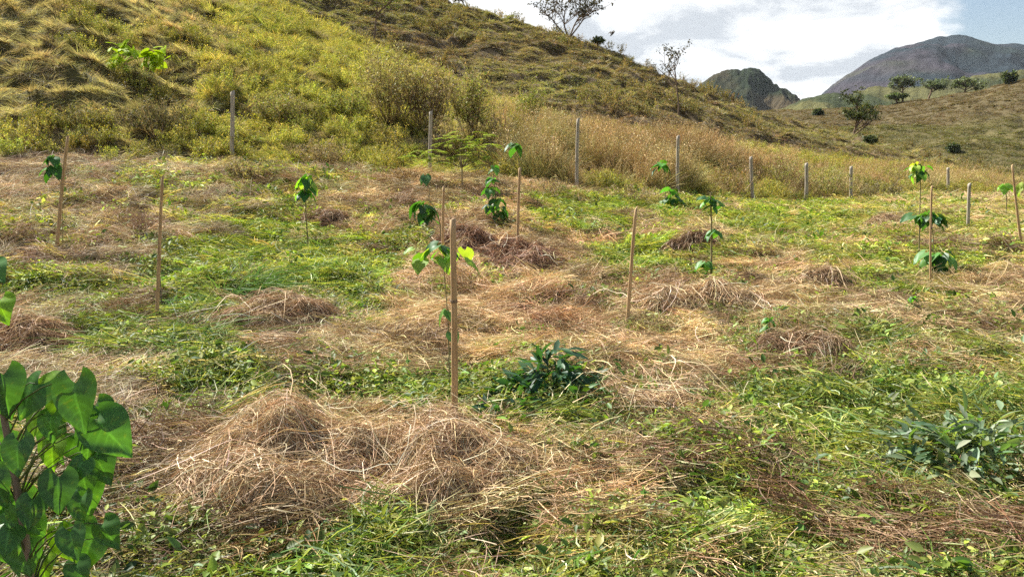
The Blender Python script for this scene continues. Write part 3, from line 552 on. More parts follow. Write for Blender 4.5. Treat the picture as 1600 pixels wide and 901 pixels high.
S1 = stake('bamboo_stake', 'tall pale bamboo stake with wire tie standing just behind the big hay heap', 'stake', 710, 655, 708, 342, .0185, .017, M_BAMBOO, GS, .006, (.22, .5, .78), .62, bend=.004)
S2 = stake('bamboo_stake', 'pointed bamboo stake with wire tie beside a thin dry twig, left of the field', 'stake', 243, 492, 256, 276, .017, .0125, M_BAMBOO, GS, .02, (.3, .6), .45)
S3 = stake('bamboo_stake', 'leaning stake behind drooping dark leaves near the left edge', 'stake', 87, 386, 107, 213, .023, .016, M_BAMBOO, GS, .012, (.4,))
S4 = stake('bamboo_stake', 'brown stake leaning to the right, planted at the edge of reddish hay in mid field', 'stake', 977, 507, 995, 325, .018, .014, M_BAMBOO, GS, .02, (.35, .7), .5)
S5 = stake('bamboo_stake', 'upright stake partly hidden behind the tall front stake', 'stake', 692, 392, 694, 291, .02, .018, M_BAMBOO, GS, .01)
S6 = stake('bamboo_stake', 'upright stake rising from the rust brown hay heap', 'stake', 809, 388, 812, 262, .022, .019, M_BAMBOO, GS, .01)
S7 = stake('bamboo_stake', 'thin stake carrying a leafy sapling at the right of the field', 'stake', 1454, 436, 1456, 291, .013, .010, M_BAMBOO, GS, .01, (.5,), .6)
S8 = stake('bamboo_stake', 'long thin stake leaning left by the right edge', 'stake', 1597, 380, 1582, 258, .022, .014, M_BAMBOO, GS, .01)
S9 = stake('bamboo_stake', 'short slanting stake with a pale bleached top', 'stake', 1511, 348, 1515, 287, .03, .03, M_POST, GS, .02)
PO = [(365, 262, 362, 143, .055, 16.2, 'stout smooth fence post standing on the left hillside edge'), (673, 275, 672, 174, .045, 17, 'grey fence post beside the feathery green shrub'), (902, 305, 903, 185, .045, 17.2, 'tall slim fence post in front of orange grass, alone in mid picture'),
      (1060, 306, 1059, 212, .05, 20, 'dark fence post just below the thin bare tree'), (1175, 320, 1174, 245, .065, 24, 'pale fence post with brown tangle at its foot'), (1259, 324, 1260, 255, .075, 27, 'thick pale fence post, the middle one of three close posts'),
      (1330, 320, 1330, 260, .075, 30, 'pale fence post at the right end of the tall dry grass'), (1482, 308, 1481, 262, .08, 37.5, 'faint distant fence post right of the tall leafy sapling'), (1541, 318, 1543, 300, .08, 39, 'very short distant fence post low in the grass')]
for (bx, by, tx, ty, r, Y, lab) in PO:
    dx, dy, dz = ray(bx, by); stake('fence_post', lab, 'post', bx, by, tx, ty, r * .85, r * .78, M_POST, GF, .02, Y=Y, bend=.015)

# ---- saplings
LG = [(.030, .085, .022), (.045, .11, .028), (.06, .14, .03), (.035, .08, .035)]; LY = [(.15, .24, .035), (.11, .2, .03), (.19, .26, .05)]
def sapling(label, bpx, bpy_, path, clusters, leaf=.11, stem=.008, group='young heart leaved saplings', Y=None, name='sapling', hi=False, cols=LG):
    """path: photo pixels the stem passes through (bottom to top); clusters: (px, py, leaves, spread m, colours)"""
    b = hit(bpx, bpy_ + 9) if Y is None else at_y(bpx, Y, bpy_); t = thing(name, label, 'sapling', b, group)
    def w(px, py, dy_=0):
        dx, dy, dz = ray(px, py); YY = b[1] + dy_; return np.array([YY * dx / dy - b[0], dy_, CAM_H + YY * dz / dy - b[2]])
    P = [np.array([0, 0, -.05])] + [w(px, py, rng.normal(0, .01)) for px, py in path]; P = np.array(P)
    d = np.concatenate([[0], np.cumsum(np.linalg.norm(np.diff(P, axis=0), axis=1))]); u = np.linspace(0, d[-1], 24); C = np.stack([np.interp(u, d, P[:, i]) for i in range(3)], -1); C = gsm(C, 1.2, 0); C[:, :2] += rng.normal(0, .0015, (24, 2))
    mb = MB(); ribbons(mb, C[None], (stem * 1.5 * np.linspace(1, .5, 24))[None], (1, 1, 1), tube=6, ref=np.array([.3, 1, .1])); mb.obj('stem', M_STEM, t, True)
    mb = MB(); mp = MB()
    for c in clusters:
        px, py, n, spr = c[:4]; n = int(n * 1.35 + .5); cc = c[4] if len(c) > 4 else cols; ctr = w(px, py)
        i = int(np.argmin(np.linalg.norm(C - ctr, axis=1))); root = C[i]
        az = rng.uniform(0, 2 * math.pi) + np.arange(n) * 2.4; ps = np.stack([np.cos(az) * spr, np.sin(az) * spr * .8, rng.uniform(-.6, .8, n) * spr], -1) * rng.uniform(.25, 1, (n, 1)) + ctr
        rad = ps - ctr; D = unit(rad * [1, 1, .2] + 1e-4) * rng.uniform(.45, 1.0, (n, 1)) + np.array([0, 0, -1]) * rng.uniform(.2, .9, (n, 1)); U = unit(rad * [1, 1, 0] + 1e-4) * .9 + np.array([0, 0, .6]) + rng.normal(0, .25, (n, 3))
        S = leaf * .86 * rng.uniform(.55, 1.15, n); colr = pal(n, cc, .25) * 1.7
        for k in range(3):
            m = np.arange(n) % 3 == k
            if m.any(): place(mb, HEARTS[k], ps[m], D[m], U[m], S[m], colr[m])
        st = root + rng.normal(0, .01, (n, 3)) * [0, 0, 1]; mid = (st + ps) / 2 + [0, 0, .02]; ribbons(mp, np.stack([st, mid, ps], 1), np.full(n, .0025 + stem * .1), (.14, .17, .05))
    mb.v += mp.v; mb.c += mp.c; mb.q += [q + mb.n for q in mp.q]; mb.n += mp.n; mb.obj('foliage', M_LEAF, t, True)
    return t
sapling('sapling with a few dark drooping leaves left of a leaning stake', 96, 386, [(97, 320), (96, 290), (84, 252)], [(82, 246, 5, .06), (84, 266, 6, .09)], .17, .008, Y=9.3)
sapling('spindly sapling with a tuft of leaves at its tip and bare stem below', 483, 392, [(478, 330), (476, 300), (476, 275)], [(477, 300, 6, .11), (480, 280, 5, .1, LY + LG)], .19, .016)
sapling('sapling with dark hanging leaves just left of the half hidden stake', 689, 400, [(688, 350), (678, 320), (664, 308)], [(662, 322, 8, .12), (668, 335, 6, .10)], .21, .012, Y=10.6)
sapling('sapling tip with one curled pale leaf against brown brush', 672, 330, [(670, 290), (667, 275)], [(665, 276, 2, .05)], .2, .01, Y=13)
sapling('tall narrow sapling with leaves hanging all along its stem', 778, 348, [(774, 300), (770, 262), (772, 256)], [(772, 262, 2, .04), (770, 280, 3, .07), (767, 298, 4, .1), (778, 318, 5, .12), (782, 332, 5, .1), (766, 325, 4, .1)], .19, .014, Y=12.6)
sapling('thin sapling whose single leaf cluster hangs above the stake in the hay heap', 808, 385, [(812, 300), (813, 260), (806, 225)], [(804, 228, 4, .06)], .2, .009, Y=11.9)
sapling('sapling with large light yellow green leaves around the tall front stake', 703, 660, [(702, 560), (700, 500), (694, 430), (692, 392), (690, 380)], [(690, 396, 4, .10, LY), (662, 402, 3, .09, LY), (720, 398, 3, .09, LY), (690, 386, 2, .04, LG), (698, 488, 2, .03), (704, 520, 1, .03)], .135, .007, Y=4.9)
sapling('small sapling with one dark leaf cluster high on a thin stem', 1041, 318, [(1040, 280), (1035, 250)], [(1034, 258, 7, .16)], .24, .016, Y=16.8)
sapling('short bushy sapling beside the dark fence post', 1048, 325, [(1048, 310), (1046, 296)], [(1047, 312, 9, .2), (1050, 300, 4, .12)], .25, .016, Y=16.2)
sapling('slender sapling with dark leaves at top, middle and foot of its stem', 1111, 437, [(1112, 370), (1111, 330), (1110, 297)], [(1110, 312, 8, .09), (1116, 326, 3, .08), (1116, 363, 4, .07), (1103, 411, 4, .07), (1110, 430, 4, .08)], .15, .02)
sapling('tallest sapling at right, top cluster of bright leaves on a bare stem', 1436, 408, [(1437, 340), (1438, 300), (1438, 268)], [(1436, 268, 10, .13, LG + LY), (1430, 262, 4, .08, LG + LY)], .16, .015, Y=11)
sapling('sapling with a wide middle cluster of dark leaves, tied to the thin right stake', 1458, 436, [(1459, 380), (1456, 350), (1450, 330)], [(1438, 340, 6, .12), (1452, 338, 6, .12), (1462, 345, 3, .08)], .17, .010, Y=9.9)
sapling('low sapling with large dark leaves near the foot of the thin right stake', 1468, 440, [(1466, 420), (1465, 395)], [(1458, 400, 5, .12), (1470, 403, 6, .14), (1468, 418, 3, .07)], .2, .01, Y=9.3)
sapling('distant small sapling with a single pale green tip left of the leaning stake', 1573, 328, [(1573, 310), (1570, 290)], [(1570, 292, 5, .18, LG + LY)], .28, .025, Y=21)
sapling('small sapling cut by the right edge of the picture', 1603, 330, [(1603, 310), (1600, 288)], [(1600, 290, 6, .18, LG + LY)], .26, .02, Y=19)
sapling('tiny seedling with paired leaves in the right of the field', 1424, 500, [(1424, 480), (1425, 462)], [(1424, 478, 4, .04), (1424, 490, 3, .03), (1426, 465, 2, .02)], .09, .006)
sapling('tiny seedling beside the brown hay right of centre', 1203, 530, [(1203, 510), (1202, 490)], [(1203, 500, 4, .04), (1200, 512, 3, .03)], .09, .006)
b = hit(250, 494); lean, h = top_at(b, 252, 385); t = thing('dry_twig', 'thin dry twig standing close beside the pointed left stake', 'twig', b); mb = MB(); pole_mesh(mb, h, lean, .006, .003, bend=.015, sides=5); mb.obj('shaft', M_WIRE, t, True)
# big foreground sapling, bottom left corner
def front_sapling():
    Y0 = 1.62; b = at_y(30, Y0, 850); dx, dy, dz = ray(45, 900); b = (Y0 * dx / dy + .0, Y0, float(ground(np.array([Y0 * dx / dy]), np.array([Y0]))[0]))
    t = thing('sapling', 'large leafy sapling close up in the bottom left corner', 'sapling', b, 'young heart leaved saplings')
    def w(px, py, d=0.0): dx, dy, dz = ray(px, py); YY = Y0 + d; return np.array([YY * dx / dy - b[0], d, CAM_H + YY * dz / dy - b[2]])
    P = np.array([[0, 0, -.05], w(45, 890), w(38, 820), w(22, 740), w(8, 660), w(-8, 580), w(-20, 480), w(-28, 400)]); d = np.concatenate([[0], np.cumsum(np.linalg.norm(np.diff(P, axis=0), axis=1))]); u = np.linspace(0, d[-1], 40); C = gsm(np.stack([np.interp(u, d, P[:, i]) for i in range(3)], -1), 1.5, 0)
    mb = MB(); ribbons(mb, C[None], (np.linspace(.027, .010, 40))[None], (1, 1, 1), tube=9, ref=np.array([.3, 1, .1])); mb.obj('stem', M_BARK, t, True)
    # leaf base px, py, depth offset, tip px, py, size factor, colour (d dark, b bright)
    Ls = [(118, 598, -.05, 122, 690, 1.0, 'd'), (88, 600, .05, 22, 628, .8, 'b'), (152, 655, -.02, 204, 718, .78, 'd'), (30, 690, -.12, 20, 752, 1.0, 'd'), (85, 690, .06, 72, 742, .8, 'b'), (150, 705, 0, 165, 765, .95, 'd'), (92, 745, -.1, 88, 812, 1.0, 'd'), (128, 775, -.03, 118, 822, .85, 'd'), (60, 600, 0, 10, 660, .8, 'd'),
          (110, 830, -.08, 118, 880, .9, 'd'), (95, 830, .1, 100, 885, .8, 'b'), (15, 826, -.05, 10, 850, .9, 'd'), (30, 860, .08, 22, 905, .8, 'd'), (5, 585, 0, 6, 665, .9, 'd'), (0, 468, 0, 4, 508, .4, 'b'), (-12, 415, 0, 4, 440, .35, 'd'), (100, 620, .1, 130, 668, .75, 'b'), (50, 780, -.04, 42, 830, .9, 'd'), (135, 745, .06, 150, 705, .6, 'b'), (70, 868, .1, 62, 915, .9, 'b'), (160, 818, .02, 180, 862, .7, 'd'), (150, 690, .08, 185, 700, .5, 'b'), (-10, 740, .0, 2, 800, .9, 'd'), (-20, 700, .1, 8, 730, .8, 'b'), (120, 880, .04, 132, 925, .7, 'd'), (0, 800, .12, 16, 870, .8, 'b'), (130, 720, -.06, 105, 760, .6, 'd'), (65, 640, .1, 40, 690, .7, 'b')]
    Ls += [(rng.uniform(-20, 150), rng.uniform(620, 880), rng.uniform(0, .2), 0, 0, rng.uniform(.55, .8), 'r') for _ in range(22)]
    lf = MB(); st = MB(); br = MB()
    for i, (x, y, dd, tx, ty, s, c) in enumerate(Ls):
        if c == 'r': tx, ty = x + rng.normal(0, 25), y + rng.uniform(35, 70)
        a = w(x, y, dd); tip = w(tx, ty, dd - .04); D = (tip - a); ln = max(np.linalg.norm(D), .07 * s + .01) * .93
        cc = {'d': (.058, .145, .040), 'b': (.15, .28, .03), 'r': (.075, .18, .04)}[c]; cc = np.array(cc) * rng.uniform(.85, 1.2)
        U = np.array([rng.normal(0, .35), -.9, .55 + rng.normal(0, .2)])
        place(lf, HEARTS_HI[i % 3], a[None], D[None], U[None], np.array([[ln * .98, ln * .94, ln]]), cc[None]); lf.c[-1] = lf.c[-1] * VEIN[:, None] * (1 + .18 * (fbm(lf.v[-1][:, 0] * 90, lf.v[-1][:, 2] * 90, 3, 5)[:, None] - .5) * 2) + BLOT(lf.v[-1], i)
        k = int(np.argmin(np.linalg.norm(C[:-2] - (a + [-.02, 0, -.10]), axis=1))); r0 = C[k]; mid = r0 * .45 + a * .55 + [0, 0, .03]
        ribbons(st, np.stack([r0, (r0 + mid) / 2 + [0, 0, .012], mid, (mid + a) / 2 + [0, 0, .008], a])[None], np.array([[.0045, .0038, .003, .0024, .002]]), (.10, .12, .045), tube=5)
    lf.v += st.v; lf.c += st.c; lf.q += [q + lf.n for q in st.q]; lf.n += st.n; o = lf.obj('foliage', M_LEAF, t, True)
HEARTS_HI = [heart(.18, .10, 40, 21, wave=.03), heart(.35, .18, 40, 21, wave=.035), heart(.28, -.08, 40, 21, wave=.04)]
_t, _s = np.meshgrid(np.linspace(0, 1, 40), np.linspace(-1, 1, 21), indexing='ij'); _a = np.abs(_s)
VEIN = (1 + .75 * np.exp(-(_a / .05) ** 2) + .40 * np.exp(-((((_t - _a * .28) * 6.5) % 1 - .5) / .10) ** 2) * (_a > .06)).ravel()
def BLOT(v, i): return sstep(.74, .8, fbm(v[:, 0] * 120 + i, v[:, 2] * 120, 2, 9))[:, None] * np.array([.05, .035, .0])
front_sapling()

# ---- hay heaps
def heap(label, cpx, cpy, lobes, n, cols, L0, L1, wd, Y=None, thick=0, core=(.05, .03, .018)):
    """lobes: (dx, dy, height, rx, ry) in metres about the heap's middle"""
    b = hit(cpx, cpy) if Y is None else at_y(cpx, Y, cpy); bx, by, bz = b
    R_ = max(max(abs(l[0]) + l[3], abs(l[1]) + l[4]) for l in lobes) * 1.5
    def hz(x, y):
        h = 0
        for (lx, ly, hh, rx, ry) in lobes: h = np.maximum(h, hh * .95 * np.exp(-(((x - lx) / rx / 1.12) ** 2 + ((y - ly) / ry / 1.12) ** 2) ** 1.5))
        return h
    def env(x, y): return hz(x, y) * (.42 + .72 * fbm((x + bx) * 3.0, (y + by) * 3.0, 2, 203) + .46 * fbm((x + bx) * 8, (y + by) * 8, 3, 201))
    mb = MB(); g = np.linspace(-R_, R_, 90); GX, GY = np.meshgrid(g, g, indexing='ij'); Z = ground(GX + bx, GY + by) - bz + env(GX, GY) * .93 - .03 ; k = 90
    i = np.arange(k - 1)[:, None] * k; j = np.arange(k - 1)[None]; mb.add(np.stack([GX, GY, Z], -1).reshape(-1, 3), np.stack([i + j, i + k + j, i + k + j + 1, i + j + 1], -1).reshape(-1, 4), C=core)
    pts_x = []; pts_y = []
    while sum(len(a) for a in pts_x) < n:
        x = rng.uniform(-R_, R_, n); y = rng.uniform(-R_, R_, n); h = hz(x, y); mx_ = max(l[2] for l in lobes); m = rng.uniform(0, 1, n) < (h / mx_) ** .9 + .008; m &= h > .02; pts_x.append(x[m]); pts_y.append(y[m])
    x = np.concatenate(pts_x)[:n]; y = np.concatenate(pts_y)[:n]
    def strand(x, y, n, L0, L1, w0, w1, cols, lift, loop):
        k = 8; t = np.linspace(-.5, .5, k); hd = rng.uniform(0, 2 * math.pi, n); cu = rng.normal(0, .9, n); ang = hd[:, None] + cu[:, None] * t * 2; Ln = rng.uniform(L0, L1, n)
        st = np.stack([np.cos(ang), np.sin(ang)], -1) * (Ln / (k - 1))[:, None, None]; P = np.cumsum(st, 1); P = P - P.mean(1, keepdims=True); X = x[:, None] + P[..., 0]; Yy = y[:, None] + P[..., 1]
        zz = ground(X + bx, Yy + by) - bz + env(X, Yy); mid = zz.mean(1, keepdims=True); zz = zz * .75 + mid * .25
        off = rng.exponential(lift, n)[:, None] - .025 + rng.uniform(-.05, loop, n)[:, None] * (.25 - t ** 2) * 4 * Ln[:, None] * .4 + rng.normal(0, .12, n)[:, None] * t * Ln[:, None]
        Z = np.maximum(zz + off, ground(X + bx, Yy + by) - bz + .002)
        ribbons(mb, np.stack([X, Yy, Z], -1), rng.uniform(w0, w1, n)[:, None] * np.linspace(1, .5, k), pal(n, cols, .22))
    strand(x, y, n, L0, L1, wd * .6, wd * 1.3, cols, .018, .25)
    if thick:
        s = rng.choice(n, thick); strand(x[s], y[s], thick, L1 * .9, L1 * 1.8, wd * 1.0, wd * 1.7, [(.62, .50, .34), (.52, .39, .24), (.70, .60, .45)], .035, .4)
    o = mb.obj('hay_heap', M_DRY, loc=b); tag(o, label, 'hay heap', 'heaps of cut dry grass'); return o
HB = [(.48, .335, .19), (.38, .25, .14), (.60, .455, .28), (.24, .155, .09), (.68, .56, .38)]
heap('largest hay heap, pale brown tangled stalks in front of the tall stake', 560, 765, [(-.44, .08, .31, .30, .28), (-.08, -.06, .25, .42, .28), (.36, .02, .28, .36, .3), (-.66, -.12, .13, .22, .2), (.66, -.04, .2, .26, .24), (-.22, -.32, .20, .5, .26), (.32, -.28, .19, .38, .24)], 30000, HB, .08, .42, .0030, Y=3.56, thick=300)
heap('rust brown hay heap of fine stems at the foot of the upright stake', 800, 405, [(0, 0, .32, .6, .5), (-.55, .35, .3, .6, .5), (.25, -.6, .27, .5, .4), (-.7, 1.0, .2, .5, .5)], 9000, [(.31, .185, .115), (.24, .14, .09), (.40, .26, .17), (.16, .095, .06)], .12, .45, .007, Y=10.4, thick=60)
heap('grey brown hay heap on the slope left of the tall stake', 450, 505, [(0, 0, .29, .42, .3), (-.3, -.3, .2, .42, .28), (.5, .0, .10, .5, .3)], 7000, [(.32, .21, .12), (.42, .29, .17), (.20, .13, .075), (.5, .38, .24)], .12, .45, .0045, thick=120)
heap('reddish hay heap at the foot of the leaning brown stake', 1050, 490, [(0, 0, .25, .42, .28), (.5, -.05, .24, .42, .28), (-.55, .1, .09, .5, .3), (1.0, -.2, .10, .4, .3)], 9000, HB, .12, .45, .005, thick=120)
heap('brown hay heap cut by the left edge of the picture', 40, 545, [(0, 0, .22, .4, .28), (-.5, .1, .22, .4, .3)], 5000, [(.33, .215, .125), (.43, .30, .18), (.2, .13, .08)], .12, .45, .0045, thick=40)
heap('low dark hay heap with weeds growing through at right of centre', 1250, 575, [(0, 0, .24, .40, .24), (-.45, .1, .09, .45, .25)], 4500, [(.30, .20, .12), (.40, .29, .17), (.16, .105, .06)], .12, .45, .0042, thick=60)
heap('small round hay heap in the right part of the field', 1285, 458, [(0, 0, .28, .3, .24), (-.5, .0, .13, .4, .25)], 4000, [(.36, .25, .14), (.24, .16, .095), (.46, .34, .2)], .12, .45, .006, thick=40)
heap('low spread of hay beside the dark broad leaved weeds', 1015, 655, [(0, 0, .17, .36, .24), (.2, .3, .14, .4, .24)], 3500, HB, .12, .45, .0036, thick=80)
heap('flat dark hay heap behind the spindly sapling', 515, 352, [(0, 0, .2, .5, .3)], 2600, [(.24, .16, .1), (.34, .23, .14)], .12, .5, .008)
heap('dark hollow hay heap left of the slender sapling', 1080, 398, [(0, 0, .26, .42, .3)], 2800, [(.25, .165, .1), (.36, .25, .15), (.15, .1, .06)], .12, .5, .008)
heap('small distant hay heap at the far right of the field', 1385, 360, [(0, 0, .25, .5, .3)], 2200, [(.34, .24, .14), (.44, .33, .2)], .12, .5, .010)

# ---- broad leaved weeds lying in the field
def broadplant(label, px, py, n, rad, size, cols, h, group=None, tpl=LEAF_L, name='leafy_weed', up=.9, stems=0):
    b = hit(px, py); t = thing(name, label, 'weed', b, group); mb = MB()
    a = rng.uniform(0, 2 * math.pi, n); q = rad * np.sqrt(rng.uniform(0, 1, n)); x = q * np.cos(a); y = q * np.sin(a) * .7; z = ground(x + b[0], y + b[1]) - b[2] + h * rng.beta(1.5, 1.6, n) * (1.15 - (q / rad) ** 2)
    D = np.stack([np.cos(a), np.sin(a), rng.uniform(-.3, up, n)], -1) + rng.normal(0, .5, (n, 3)); U = np.array([0, 0, 1.]) + rng.normal(0, .4, (n, 3))
    place(mb, tpl, np.stack([x, y, z], -1), D, U, size * rng.uniform(.55, 1.2, n), pal(n, cols, .2)); mb.obj('foliage', M_LEAF, t, True)
    m = max(6, n // 6); ms = MB(); i = rng.choice(n, m, replace=False); P1 = np.stack([x[i], y[i], z[i]], -1); P0 = np.stack([x[i] * .4, y[i] * .4, ground(x[i] * .4 + b[0], y[i] * .4 + b[1]) - b[2]], -1)
    ribbons(ms, np.stack([P0, (P0 + P1) / 2 + [0, 0, .02], P1], 1), np.full(m, .005), (.12, .16, .06)); ms.obj('stems', M_BUSH, t); return t
DK = [(.028, .075, .035), (.04, .10, .04), (.05, .11, .055), (.03, .08, .045)]
broadplant('dark green weed with long broad leaves right of the tall stake', 862, 612, 330, .30, .15, DK, .30, up=.5)
broadplant('low broad leaved weed at the foot of the tall front stake', 785, 668, 220, .26, .12, DK, .17, up=.4)
broadplant('bright green weed between the dark broad weed and the hay', 905, 640, 70, .17, .09, [(.09, .17, .04), (.06, .13, .03)], .16, tpl=LEAF_S)
broadplant('rounded green weed clump of small leaves below the hay spread', 955, 700, 170, .24, .05, [(.10, .18, .04), (.07, .14, .03), (.14, .2, .05)], .2, tpl=LEAF_S)
broadplant('grey green wilted plant with long pale leaves near the right edge', 1525, 745, 800, .46, .12, [(.17, .23, .15), (.11, .17, .10), (.24, .29, .20), (.08, .13, .07)], .32, up=.7)
broadplant('wide flat patch of dark weed in the right of the field', 1340, 462, 120, .4, .08, DK + [(.07, .15, .04)], .14, tpl=LEAF_S)
broadplant('bright leafy weed patch in the middle distance at right', 1290, 385, 160, .7, .12, [(.10, .2, .04), (.14, .24, .05), (.06, .13, .03)], .2, tpl=LEAF_S)
broadplant('green weed growing over the dark hay heap', 1190, 580, 110, .22, .05, [(.13, .2, .04), (.09, .16, .03)], .22, tpl=LEAF_S)
broadplant('tuft of yellow green weed at the foot of the leaning left stake', 100, 385, 60, .22, .11, [(.3, .34, .05), (.22, .28, .05)], .12, tpl=LEAF_S)
def tuftobj(label, px, py, n, rad, H0, H1, w, cols, lean=.9):
    b = hit(px, py); mb = tuft(n, rad, H0, H1, w * .6, w, cols, lean=lean, droop=.9); o = mb.obj('grass_tuft', M_BUSH, loc=b); tag(o, label, 'grass tuft'); return o
tuftobj('large fresh green tuft of long grass left of centre', 345, 455, 500, .55, .25, .6, .010, [(.09, .18, .05), (.13, .24, .06), (.07, .14, .05), (.2, .27, .1)])
tuftobj('flattened green grass swathe beside the left hay heap', 250, 535, 420, .6, .2, .55, .009, [(.12, .18, .08), (.09, .16, .05), (.25, .29, .17)], 1.1)
tuftobj('bright tuft of bushy green grass by the spindly sapling', 510, 385, 260, .35, .15, .4, .012, [(.15, .24, .05), (.2, .28, .06), (.1, .17, .04)])

# ---- bushes and trees
def bush(label, px, py, hpx, wpx, cols, scols, nst=40, leaves=26, ls=.05, Y=None, name='bush', cat='bush', group='scrubby bushes on the near hillside', gap=.5):
    b = hit(px, py) if Y is None else at_y(px, Y, py); sc = b[1] / F; H = hpx * sc * 1.05; Wd = wpx * sc; t = thing(name, label, cat, (b[0], b[1], b[2] - .05), group)
    k = 7; u = np.linspace(0, 1, k); n = nst; a = rng.uniform(0, 2 * math.pi, n); sp_ = np.sqrt(rng.uniform(0, 1, n)) * Wd / 2; Hh = H * rng.uniform(.55, 1.05, n) * (1 - .35 * (sp_ / (Wd / 2)) ** 2)
    wob = rng.normal(0, .05, (n, k, 2)).cumsum(1) * H * .35
    P = np.stack([np.cos(a)[:, None] * sp_[:, None] * (.25 + .75 * u ** .8), np.sin(a)[:, None] * sp_[:, None] * (.25 + .75 * u ** .8), Hh[:, None] * u], -1); P[:, 1:, :2] += wob[:, 1:]
    ms = MB(); ribbons(ms, P, (.012 + H * .008) * np.linspace(1, .3, k)[None] * np.ones((n, 1)), pal(n, scols)); 
    # side twigs with leaf clusters
    m = n * 10; i = rng.integers(0, n, m); f = rng.uniform(.3, 1, m); g = f * (k - 1); j = np.minimum(g.astype(int), k - 2); q0 = P[i, j] + (P[i, j + 1] - P[i, j]) * (g - j)[:, None]; d = rng.normal(size=(m, 3)); d[:, 2] = np.abs(d[:, 2]) + .3; q1 = q0 + unit(d) * rng.uniform(.08, .22, (m, 1)) * H
    ribbons(ms, np.stack([q0, (q0 + q1) / 2 + rng.normal(0, .01, (m, 3)) * H, q1], 1), np.full(m, .004 + H * .003), pal(m, scols)); ms.obj('stems', M_BUSH, t)
    ml = MB(); c = m * leaves // 4; i = rng.integers(0, m, c); keep = rng.uniform(0, 1, m) > gap * .5; i = i[keep[i]]; c = len(i); f = rng.uniform(.3, 1.05, (c, 1)); pos = q0[i] + (q1[i] - q0[i]) * f + rng.normal(0, .035, (c, 3)) * H * .6
    place(ml, LEAF_D, pos, rng.normal(size=(c, 3)), rng.normal(size=(c, 3)) + [0, 0, 1.2], ls * 1.1 * rng.uniform(.6, 1.3, c), pal(c, cols, .22)); ml.obj('foliage', M_BUSH, t); return t
OC = [(.31, .28, .12), (.24, .23, .09), (.40, .34, .17)]; YG = [(.24, .27, .06), (.17, .21, .05), (.3, .3, .09)]; SB = [(.22, .16, .1), (.3, .23, .15)]; DC = [(.32, .25, .16), (.25, .19, .12), (.38, .3, .2)]
B = [('tallest olive bush on the spur, wide and feathery', 612, 190, 118, 120, OC, 60, 30, .07), ('dense olive and brown bush right of the tallest bush', 665, 205, 110, 90, OC + DC, 50, 28, .07), ('green topped bush in the centre of the scrub', 735, 215, 105, 75, YG + OC, 44, 30, .07), ('pale twiggy bush with seed heads', 705, 175, 60, 60, DC, 34, 20, .06),
     ('bright yellow green bush at the right of the scrub', 826, 200, 70, 50, YG, 30, 30, .07), ('dry purplish bush with bare twigs', 790, 235, 70, 80, DC, 40, 14, .05), ('bare brown bush on the edge of the tall grass', 890, 235, 70, 90, DC + [(.3, .22, .17)], 44, 14, .05), ('low yellow bush left of the big olive bush', 540, 190, 55, 90, YG, 40, 30, .06),
     ('small brown bush above the grey fence post', 700, 245, 60, 70, DC + OC, 30, 20, .05), ('brown bush behind the single leaf cluster', 850, 275, 60, 90, DC + OC, 40, 18, .045), ('reddish dry bush behind two fence posts', 1140, 310, 70, 80, [(.34, .22, .12), (.28, .18, .1)], 46, 14, .05), ('rounded green and gold bush behind the close fence posts', 1215, 300, 60, 100, YG + OC, 50, 24, .055), ('gold tipped bush left of the last tall post', 1290, 312, 52, 90, OC + YG, 44, 24, .06),
     ('dark round bush at the right end of the tall grass', 1375, 318, 40, 70, [(.17, .15, .08), (.13, .12, .06)], 40, 22, .06), ('dark dome shaped tussock bush on the left hillside', 248, 215, 62, 110, [(.13, .12, .06), (.18, .16, .08), (.1, .1, .05)], 70, 26, .045), ('brown bush clump at the foot of the stout post', 385, 282, 40, 90, DC + OC, 46, 20, .04), ('dark low bush left of the dome shaped one', 130, 205, 45, 110, [(.14, .14, .06), (.18, .17, .08)], 60, 24, .045), ('dark brown bush mound right of the stout post', 500, 262, 50, 110, DC + [(.16, .13, .07)], 56, 20, .04),
     ('green leafy bush near the centre left of the hillside', 440, 195, 55, 100, YG + OC, 56, 26, .05), ('brush of dead stems at the field edge in mid picture', 850, 312, 40, 110, DC, 60, 8, .04), ('brown dead brush by the fallen branch left of the sapling tip', 625, 295, 36, 60, [(.3, .2, .12), (.24, .15, .09)], 46, 8, .04), ('dead brush between the dark post and the tall slim post', 990, 318, 34, 120, DC, 60, 8, .04)]
for (lab, px, py, h, w_, cc, ns, lv, ls) in B: bush(lab, px, py, h, w_, cc, SB, ns, lv, ls)
